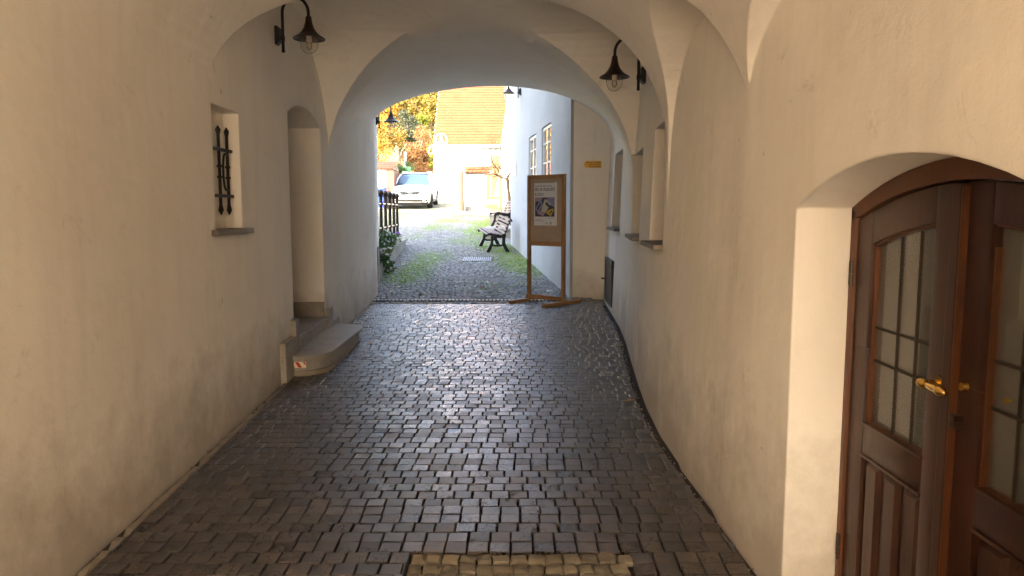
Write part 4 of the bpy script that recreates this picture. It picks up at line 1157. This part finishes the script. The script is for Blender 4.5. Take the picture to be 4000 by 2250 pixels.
# courtyard wall with tile coping
CW = thing('courtyard_wall', 'short white garden wall with wavy orange tile coping', 'wall', (-1.62,34.5,g(34.5)))
m = MB(); m.box(-.55,.60,0,.35,.16,1.78); m.build('wall', M['whitewall'], CW)
m = MB(); m.box(-.54,.62,-.02,.37,-.3,.16); m.build('plinth', M['sandst'], CW, None, .01)
m = MB(); pantile_roof(m, -.60, .62, -.12, 1.72, .26, 2.02, 6, 2, step=.045); m.build('coping', M['tiles'], CW, fix=False)
m = MB(); m.prism([(-.10,1.72),(.45,1.72),(.27,2.0),(.22,2.0)], -.58, .60, 'x'); m.build('coping_core', M['tiles'], CW)
GLf = thing('gate_leaf', 'open brown board gate leaf seen edge on left of the white wall', 'gate', (-2.30,34.2,g(34.2)))
m = MB(); m.box(-.075,.065,-.35,.30,.02,1.78); m.build('boards', M['brownwood'], GLf, None, .02)
m = MB(); m.tube([(.12,.2,-.1),(.12,.2,1.68)], .03, 8); m.build('post', M['paint_white'], GLf)
GG = thing('garden_gate', 'orange brown wooden gate frame in front of the buttress', 'gate', (-1.12,33.9,g(33.9)))
m = MB()
for a in ((-.02,.13,.52,1.66),(.55,.68,.52,1.66),(.131,.549,1.53,1.66),(.131,.549,.52,.65)): m.box(a[0],a[1],-.04,.04,a[2],a[3])
m.build('frame', M['redwood'], GG, None, .008)
m = MB(); m.box(.30,.36,-.03,.03,.651,1.529); m.build('stile', M['redwood'], GG, None, .005)
m = MB(); m.box(-.08,.46,-.08,.06,.10,.32); m.build('lower_board', M['redwood'], GG, None, .01)
m = MB(); m.tube([(-.03,0,.5),(-.03,0,1.7)], .025, 8); m.tube([(.6,0,-.2),(.6,0,.55)], .05, 8); m.build('post', M['redwood'], GG, 50)

# ------------------------------------------------------------------ courtyard street lamps
def lamp_post(label, loc, H_, s):
    """arched lantern post; s: arm direction along x"""
    t = thing('lamp_post', label, 'street lamp', loc, 0, 'arched white street lamps')
    m = MB(); m.tube([(0,0,-.1),(0,0,H_)], .045, 12); m.tube([(0,0,-.1),(0,0,.9)], .075, 12); m.build('post', M['galv'], t, 50)
    m = MB(); p = []
    for i in range(21):
        q = PI*i/20; p.append((s*(.31-.31*math.cos(q)),0,H_-.05+.34*math.sin(q)))
    p.append((s*.62,0,H_-.2)); m.tube(p, .035, 10); m.build('arm', M['galv'], t, 50)
    c = (s*.31,0,H_)
    m = MB(); m.tube([(s*.31,0,H_+.28),(s*.31,0,H_+.12)], .02, 8)
    m.lathe([(.001,.16),(.05,.16),(.07,.06),(.09,-.06),(.14,-.15),(.24,-.20),(.25,-.225),(.20,-.20),(.08,-.1),(.001,.0)], c, 20); m.build('lantern', M['galv'], t, 50)
    m = MB(); m.ball((c[0],0,c[2]-.20), .09, 12, 8, (1,1,.8)); m.build('globe', mat('milky_globe',(.7,.7,.68),.2), t, 60)
    return t
lamp_post('tall white arched street lamp in front of the orange roof', (-3.56,41,g(41)), 5.46-g(41), -1)
lp = lamp_post('lower white arched street lamp in front of the trees', (-4.17,43.2,g(43.2)), 5.05-g(43.2), -1)

# ------------------------------------------------------------------ parked SUV
CY = 35.55
car = thing('parked_suv', 'white parked SUV facing the passage with black grille and roof rails', 'car', (-4.86,CY,g(CY)), 0, rx=math.atan(.06))
def sec(y, hw, zb_, zs, zt, cr, ins=.06):
    """half section mirrored: sill, belt, shoulder, crown"""
    h = [(hw-.09,zb_),(hw-.01,zb_+.10),(hw,zs-.12),(hw-.015,zs),(hw-ins,zt),(hw*.55,zt+cr*.7),(0,zt+cr)]
    return [(x,y,z) for x,z in h]+[(-x,y,z) for x,z in h[-2::-1]]
body = MB()
body.loft([sec(-.0,.70,.40,.62,.72,.01,.05), sec(.06,.84,.30,.72,.90,.015,.08), sec(.20,.91,.24,.80,.985,.03,.10), sec(.55,.935,.24,.86,1.04,.045,.10), sec(1.05,.94,.24,.90,1.075,.05,.09),
           sec(1.35,.94,.24,.93,1.09,.03,.06), sec(2.4,.94,.24,.95,1.10,.0,.05), sec(3.6,.94,.24,.97,1.12,.0,.05), sec(4.3,.92,.26,.96,1.10,.0,.06), sec(4.62,.86,.36,.9,1.05,.0,.08), sec(4.68,.8,.45,.85,.98,0,.08)])
bd = body.build('body', M['carpaint'], car, 40)
def gsec(y, hb, zb_, ht, zt, cr): return [(hb,y,zb_),(hb-.02,y,zb_+.06),(ht+.03,y,zt-.07),(ht-.02,y,zt-.01),(ht*.6,y,zt+cr*.7),(0,y,zt+cr),(-ht*.6,y,zt+cr*.7),(-ht+.02,y,zt-.01),(-ht-.03,y,zt-.07),(-hb+.02,y,zb_+.06),(-hb,y,zb_)]
gl = MB(); gl.loft([gsec(1.12,.84,1.06,.80,1.10,.012), gsec(1.60,.87,1.06,.70,1.50,.03), gsec(1.98,.88,1.06,.655,1.615,.03), gsec(3.0,.88,1.06,.65,1.645,.03), gsec(4.1,.86,1.06,.63,1.60,.02), gsec(4.5,.80,1.06,.66,1.2,.01)])
gl.build('windows', M['carglass'], car, 30)
rfm = MB(); rfm.loft([[(x*s_ if 0 else x, y, z) for x,y,z in S] for S in [
    [(.70,1.93,1.585),(.66,1.93,1.625),(.36,1.93,1.655),(0,1.93,1.665),(-.36,1.93,1.655),(-.66,1.93,1.625),(-.70,1.93,1.585)],
    [(.70,3.0,1.605),(.66,3.0,1.655),(.36,3.0,1.685),(0,3.0,1.692),(-.36,3.0,1.685),(-.66,3.0,1.655),(-.70,3.0,1.605)],
    [(.68,4.2,1.555),(.64,4.2,1.605),(.36,4.2,1.635),(0,4.2,1.64),(-.36,4.2,1.635),(-.64,4.2,1.605),(-.68,4.2,1.555)]]], False, False)
rfm.build('roof', M['carpaint'], car, 40, fix=False)
for s in (-1,1):
    m = MB(); m.tube([(s*.875,1.08,1.075),(s*.80,1.50,1.37),(s*.705,1.95,1.60)], [.05,.042,.04], 8)
    m.tube([(s*.895,2.75,1.08),(s*.70,2.75,1.61)], .03, 8); m.tube([(s*.885,3.75,1.08),(s*.69,3.80,1.59)], .055, 8); m.tube([(s*.70,1.95,1.60),(s*.70,3.0,1.63),(s*.68,4.2,1.58)], .035, 8)
    m.build('pillar', M['carpaint'], car, 50)
    m = MB(); m.tube([(s*.62,1.95,1.70),(s*.62,2.1,1.73),(s*.62,3.7,1.73),(s*.62,3.9,1.68)], .022, 8)
    for yy in (2.05,3.0,3.75): m.tube([(s*.62,yy,1.63),(s*.62,yy,1.73)], .02, 6)
    m.build('roof_rail', M['chrome'], car, 50)
    m = MB(); m.ball((s*1.03,1.38,1.13), .12, 12, 8, (1.05,.62,.72)); m.tube([(s*.88,1.42,1.06),(s*1.0,1.40,1.09)], .03, 6); mr = m.build('mirror', M['carpaint'], car, 60)
    m = MB(); m.box(s*1.03-.115,s*1.03+.115,1.31,1.45,1.045,1.075); m.build('mirror_base', M['carblack'], mr)
    # headlamp, fog lamp, wheel arch, wheels
    m = MB(); m.loft([[(s*.50,-.005,.83),(s*.50,-.0,.70),(s*.50,.10,.70),(s*.50,.10,.83)],[(s*.70,.012,.885),(s*.70,.005,.735),(s*.70,.2,.735),(s*.70,.2,.885)],[(s*.88,.10,.93),(s*.90,.10,.80),(s*.88,.4,.80),(s*.86,.4,.93)]])
    m.build('headlight', M['headlight'], car, 30)
    m = MB(); m.loft([[(s*.64,.005,.60),(s*.64,.005,.53),(s*.64,.12,.53),(s*.64,.12,.60)],[(s*.865,.075,.615),(s*.865,.075,.54),(s*.865,.2,.54),(s*.865,.2,.615)]]); m.build('fog_light', M['headlight'], car, 30)
    m = MB(); m.box(s*.935-.012,s*.935+.012,.42,.50,.56,.70); m.build('indicator', M['indicator'], car)
    for yy in (.92,3.72):
        turn = R(12) if yy < 2 else 0
        Mx = Matrix.Translation((s*.83,yy,.345)) @ Matrix.Rotation(turn,4,'Z') @ Matrix.Rotation(PI/2,4,'Y')
        m = MB(); m.lathe([(.20,-.115),(.31,-.125),(.345,-.10),(.35,0),(.345,.10),(.31,.125),(.20,.115)], (0,0,0), 28, Mx); wt = m.build('wheel', M['tyre'], car, 40)
        m = MB(); m.lathe([(.001,.10),(.06,.10),(.07,.085),(.18,.075),(.215,.115),(.225,.10),(.215,-.1),(.001,-.1)], (0,0,0), 28, Mx)
        if s < 0: pass
        m.lathe([(.001,-.10),(.06,-.10),(.18,-.075),(.215,-.115)], (0,0,0), 28, Mx)
        for q in range(5):
            a = 2*PI*q/5
            for zz in (.1,-.1): m.tube([(Mx @ Vector((.03*math.cos(a),.03*math.sin(a),zz))),(Mx @ Vector((.205*math.cos(a),.205*math.sin(a),zz*1.05)))], .022, 6)
        m.build('rim', M['steel'], wt, 40)
        m = MB(); p = [(s*.935, yy+.42*math.cos(PI*q/12), .36+.40*math.sin(PI*q/12)) for q in range(-1,14)]
        m.tube(p, .035, 6); m.build('wheel_arch', M['carblack'], car, 50)
    m = MB(); m.box(s*.93-.015,s*.93+.015,1.38,3.25,.26,.38); m.build('sill_trim', M['carblack'], car, None, .01)
    for yy in (2.55,3.55):
        m = MB(); m.box(s*.945-.012,s*.945+.014,yy-.2,yy,.90,.93); m.build('door_handle', M['carpaint'], car)
# grille with vertical ribs, chrome surround, bumper openings, plate, wipers
m = MB(); m.prism([(-.50,.845),(-.40,.66),(.40,.66),(.50,.845),(.12,.80),(-.12,.80)][::1], -.018, .05, 'y'); gr = m.build('grille', M['carblack'], car)
m = MB()
for i in range(13):
    x = -.42+.84*i/12
    if abs(x) < .1: continue
    m.box(x-.006,x+.006,-.026,-.0185,.70,.80)
m.box(-.1,.1,-.030,-.0185,.71,.79); m.build('ribs', M['chrome'], gr)
m = MB(); m.tube([(-.53,-.012,.862),(-.42,-.02,.645),(.42,-.02,.645),(.53,-.012,.862)], .014, 6); m.tube([(-.53,-.008,.868),(0,-.02,.845),(.53,-.008,.868)], .014, 6); m.build('surround', M['chrome'], gr, 50)
m = MB(); m.tube([(0,-.022,.895),(0,-.03,.895)], .045, 16); m.build('emblem', M['chrome'], car, 40)
m = MB(); m.tube([(.01,-.031,.895),(.01,-.034,.895)], .024, 12); m.build('emblem_mark', M['carblack'], car, 40)
m = MB(); m.loft([[(-.82,.045,.46),(-.82,.045,.36),(-.82,.15,.36),(-.82,.15,.46)],[(-.5,-.018,.455),(-.5,-.018,.36),(-.5,.1,.36),(-.5,.1,.455)],[(.5,-.018,.455),(.5,-.018,.36),(.5,.1,.36),(.5,.1,.455)],[(.82,.045,.46),(.82,.045,.36),(.82,.15,.36),(.82,.15,.46)]]); m.build('air_intake', M['carblack'], car)
m = MB(); m.loft([[(-.86,.10,.33),(-.80,.12,.19),(-.80,.3,.19),(-.86,.3,.33)],[(-.5,-.012,.30),(-.48,.03,.18),(-.48,.3,.18),(-.5,.3,.30)],[(.5,-.012,.30),(.48,.03,.18),(.48,.3,.18),(.5,.3,.30)],[(.86,.10,.33),(.80,.12,.19),(.80,.3,.19),(.86,.3,.33)]]); m.build('lower_bumper', M['carblack'], car)
m = MB(); m.box(-.26,.26,-.034,-.020,.485,.605); plt = m.build('number_plate', M['paint_white'], car, None, .003)
m = MB(); m.box(-.259,-.215,-.0355,-.0342,.487,.603); m.build('blue_band', M['plateblue'], plt)
text('plate_text', '1NV MP001', .085, M['black'], plt, (-.205,-.0352,.515), (R(90),0,0), .0008, 'LEFT', .92)
m = MB(); m.tube([(-.5,1.02,1.10),(.1,1.10,1.13)], .012, 5); m.tube([(.05,1.02,1.10),(.6,1.12,1.13)], .012, 5); m.build('wiper', M['carblack'], car)
m = MB(); m.box(-.06,.20,1.62,1.63,1.30,1.42); m.build('paper_pass', M['cream'], car)

# ------------------------------------------------------------------ far posts, trees, hillside
gp_ = thing('green_panel', 'green sign panel partly hidden behind the car roof', 'sign', (-6.75,47.5,g(47.5)))
m = MB(); m.box(-.32,.32,-.02,.02,1.35,1.95); m.build('panel', M['greenpanel'], gp_)
m = MB(); m.tube([(-.25,.03,-.2),(-.25,.03,1.9)], .03, 6); m.tube([(.25,.03,-.2),(.25,.03,1.9)], .03, 6); m.build('post', M['gutter'], gp_)
wp_ = thing('white_pole', 'slim white pole in front of the autumn trees', 'pole', (-7.05,49.5,g(49.5)))
m = MB(); m.tube([(0,0,-.2),(0,0,2.9)], .08, 8); m.build('shaft', M['galv'], wp_)
m = MB(); m.tube([(0,0,2.9),(0,0,3.0)], [.10,.02], 8); m.build('cap', M['gutter'], wp_)

m = MB(); xs = [-70+7*i for i in range(21)]; ys = [54+6*i for i in range(14)]
hz = lambda x,y: g(y)+max(0,(y-56))*.42*(1 if x < -3 else .55)+1.2*math.sin(x*.21)*math.sin(y*.17)*min(1,(y-54)/10)-.1
n = len(xs); m.add([(x,y,hz(x,y)) for y in ys for x in xs], [(j*n+i,j*n+i+1,(j+1)*n+i+1,(j+1)*n+i) for j in range(len(ys)-1) for i in range(n-1)])
tag(m.build('hillside', M['hill'], None, 180, fix=False), kind='structure')
def tree(name, label, mt, loc, H_, cr, cz, n, size, seed, lean=(0,0), trunk=.16, group='autumn trees'):
    """H_: height of trunk top; cr: crown radii (x,y,z) around centre height cz"""
    t = thing(name, label, 'tree', loc, 0, group); rr = random.Random(seed)
    tm = MB(); P = [(lean[0]*q, lean[1]*q, -.3+(H_+.3)*q) for q in (0,.25,.5,.75,1)]
    P = [(p[0]+rr.gauss(0,.05),p[1],p[2]) for p in P]
    tm.tube(P, [trunk*1.25,trunk,trunk*.8,trunk*.6,trunk*.3], 8)
    for i in range(7):
        q = rr.uniform(.45,.95); b_ = Vector(P[int(q*4)]); e = Vector((lean[0]+rr.gauss(0,cr[0]*.5),lean[1]+rr.gauss(0,cr[1]*.5),cz+rr.uniform(-.4,.7)*cr[2]))
        tm.tube([b_,b_.lerp(e,.5)+Vector((0,0,.15*cr[2])),e], [trunk*.45,trunk*.28,trunk*.08], 6)
    tm.build('trunk', M['bark'], t, 60)
    bl = []
    for i in range(34):
        d = Vector((rr.gauss(0,1),rr.gauss(0,1),rr.gauss(0,1))).normalized()*(rr.random()**.4)
        bl.append((lean[0]+d.x*cr[0]*.82, lean[1]+d.y*cr[1]*.82, cz+d.z*cr[2]*.82, rr.uniform(.16,.34)*min(cr)*1.15))
    cloud_obj('crown', bl, n, size, mt, t, seed+100)
    return t
def at(px, py, y):
    """world point on the sight line of source pixel (px,py) at depth y"""
    v = (1125-py)/2888.9; a = math.cos(R(6))+v*math.sin(R(6)); b_ = -math.sin(R(6))+v*math.cos(R(6)); k = y/a
    return ((px-2000)/2888.9*k, 1.6+b_*k)
def tr_at(name, label, mt, px, py, y, rx, rz, n, size, seed, lean=(0,0), trunk=.16):
    x, z = at(px,py,y); gz = g(y) if y < 56 else hz(x,y)
    return tree(name, label, mt, (x-lean[0],y-lean[1],gz), z-gz+rz*.5, (rx,rx,rz), z-gz, n, size, seed, lean, trunk)
tr_at('maple_tree', 'golden yellow maple above the red tiled shed at the left edge', M['lf_gold'], 1462,560,45,1.95,2.25,7000,.075,1)
tr_at('beech_tree', 'rust orange tree directly behind the parked car', M['lf_rust'], 1650,600,50.5,1.35,1.95,6500,.07,2,(.9,0),.15)
tr_at('pine_tree', 'grey green conifer between the golden and rust trees', M['lf_pine'], 1592,530,60,1.75,2.3,5000,.09,3)
tr_at('lime_tree', 'yellow green tree high above the grey conifer', M['lf_olive'], 1590,440,72,2.7,2.8,5000,.12,4)
tr_at('oak_tree', 'ochre tree next to the top left corner of the orange roof', M['lf_olive'], 1685,430,66,2.0,3.0,5500,.11,5)
tr_at('hornbeam', 'lime yellow narrow tree touching the white house corner', M['lf_lime'], 1694,600,48.5,.42,1.45,2500,.06,6,(0,0),.07)
tr_at('birch_tree', 'small bright green tree above the lower street lamp', M['lf_lime'], 1655,478,62,.75,.75,1500,.08,7,(0,0),.08)
tr_at('ash_tree', 'tall golden tree behind the maple at the left edge', M['lf_gold'], 1490,450,70,2.6,3.0,4500,.12,8)
tr_at('shrub', 'dark green shrub below the rust tree left of the car', M['lf_green'], 1572,668,47.5,.8,.75,2200,.055,9,(0,0),.05)
tr_at('shrub', 'ochre shrub under the rust tree behind the car roof', M['lf_rust'], 1660,672,49,.95,.7,2200,.06,10,(0,0),.05)
x_,z_ = at(1580,690,49)
lt = thing('bare_trunk', 'dark leaning tree trunk left of the slim white pole', 'tree trunk', (x_,49,g(49)))
m = MB(); m.tube([(0,0,-.2),(-.10,0,.9),(-.28,0,2.0),(-.42,0,2.9),(-.5,0,3.6)], [.17,.15,.135,.12,.09], 9); m.build('trunk', M['bark'], lt, 60)
m = MB(); m.tube([(-.36,0,2.5),(-.1,0,3.1),(.2,0,3.5)], [.07,.05,.03], 7); m.tube([(-.42,0,2.9),(-.9,0,3.5)], [.06,.03], 7); m.build('limb', M['bark'], lt, 60)
# woodland mass on the slope
m = MB(); var = []; rr = random.Random(9); bl = []
for i in range(150):
    y = rr.uniform(74,118); x = rr.uniform(-34,8); bl.append((x,y,hz(x,y)+rr.uniform(.5,3),rr.uniform(1.2,2.6)))
leaf_cloud(m, var, bl, 22000, .22, rr)
me = m.mesh('woodland'); set_attr(me,'var',var); tag(link('woodland', me, M['lf_olive']), kind='stuff')

# ------------------------------------------------------------------ fallen leaves
def fallen(label, x, y, s, mt, seed):
    rr = random.Random(seed); t = MB(); n = 9
    pts = [(0,0,.006)]
    for i in range(n):
        a = 2*PI*i/n; r = s*(1 if i%2 else .62)*rr.uniform(.85,1.1); pts.append((r*math.cos(a), r*math.sin(a)*.8, .004+rr.uniform(0,.4)*s))
    top = t.add(pts, [(0,1+i,1+(i+1)%n) for i in range(n)])
    t.tube([(0,0,.006),(s*1.2,.2*s,.004)], .0015, 4)
    o = t.build('fallen_leaf', mt, None, fix=False); o.location = (x,y,g(y)+.003); o.rotation_euler = (0,0,rr.random()*6)
    tag(o, label, 'leaf', 'fallen leaves')
fallen('red brown fallen leaf on the cobbles just past the slot drain, left side', -1.47,11.85,.045,M['deadleaf'],1)
fallen('red fallen leaf on the grey cobbles left of the notice stand', -.52,12.6,.05,M['deadleaf'],2)
fallen('ochre fallen leaf at the foot of the right wall', .93,5.7,.045,M['deadleaf2'],3)
fallen('brown curled leaf on the wood blocks before the slot drain', -1.34,9.85,.05,M['doorwood'],4)
fallen('small brown leaf beside the far corner of the stone steps', -1.55,8.0,.04,M['deadleaf2'],5)
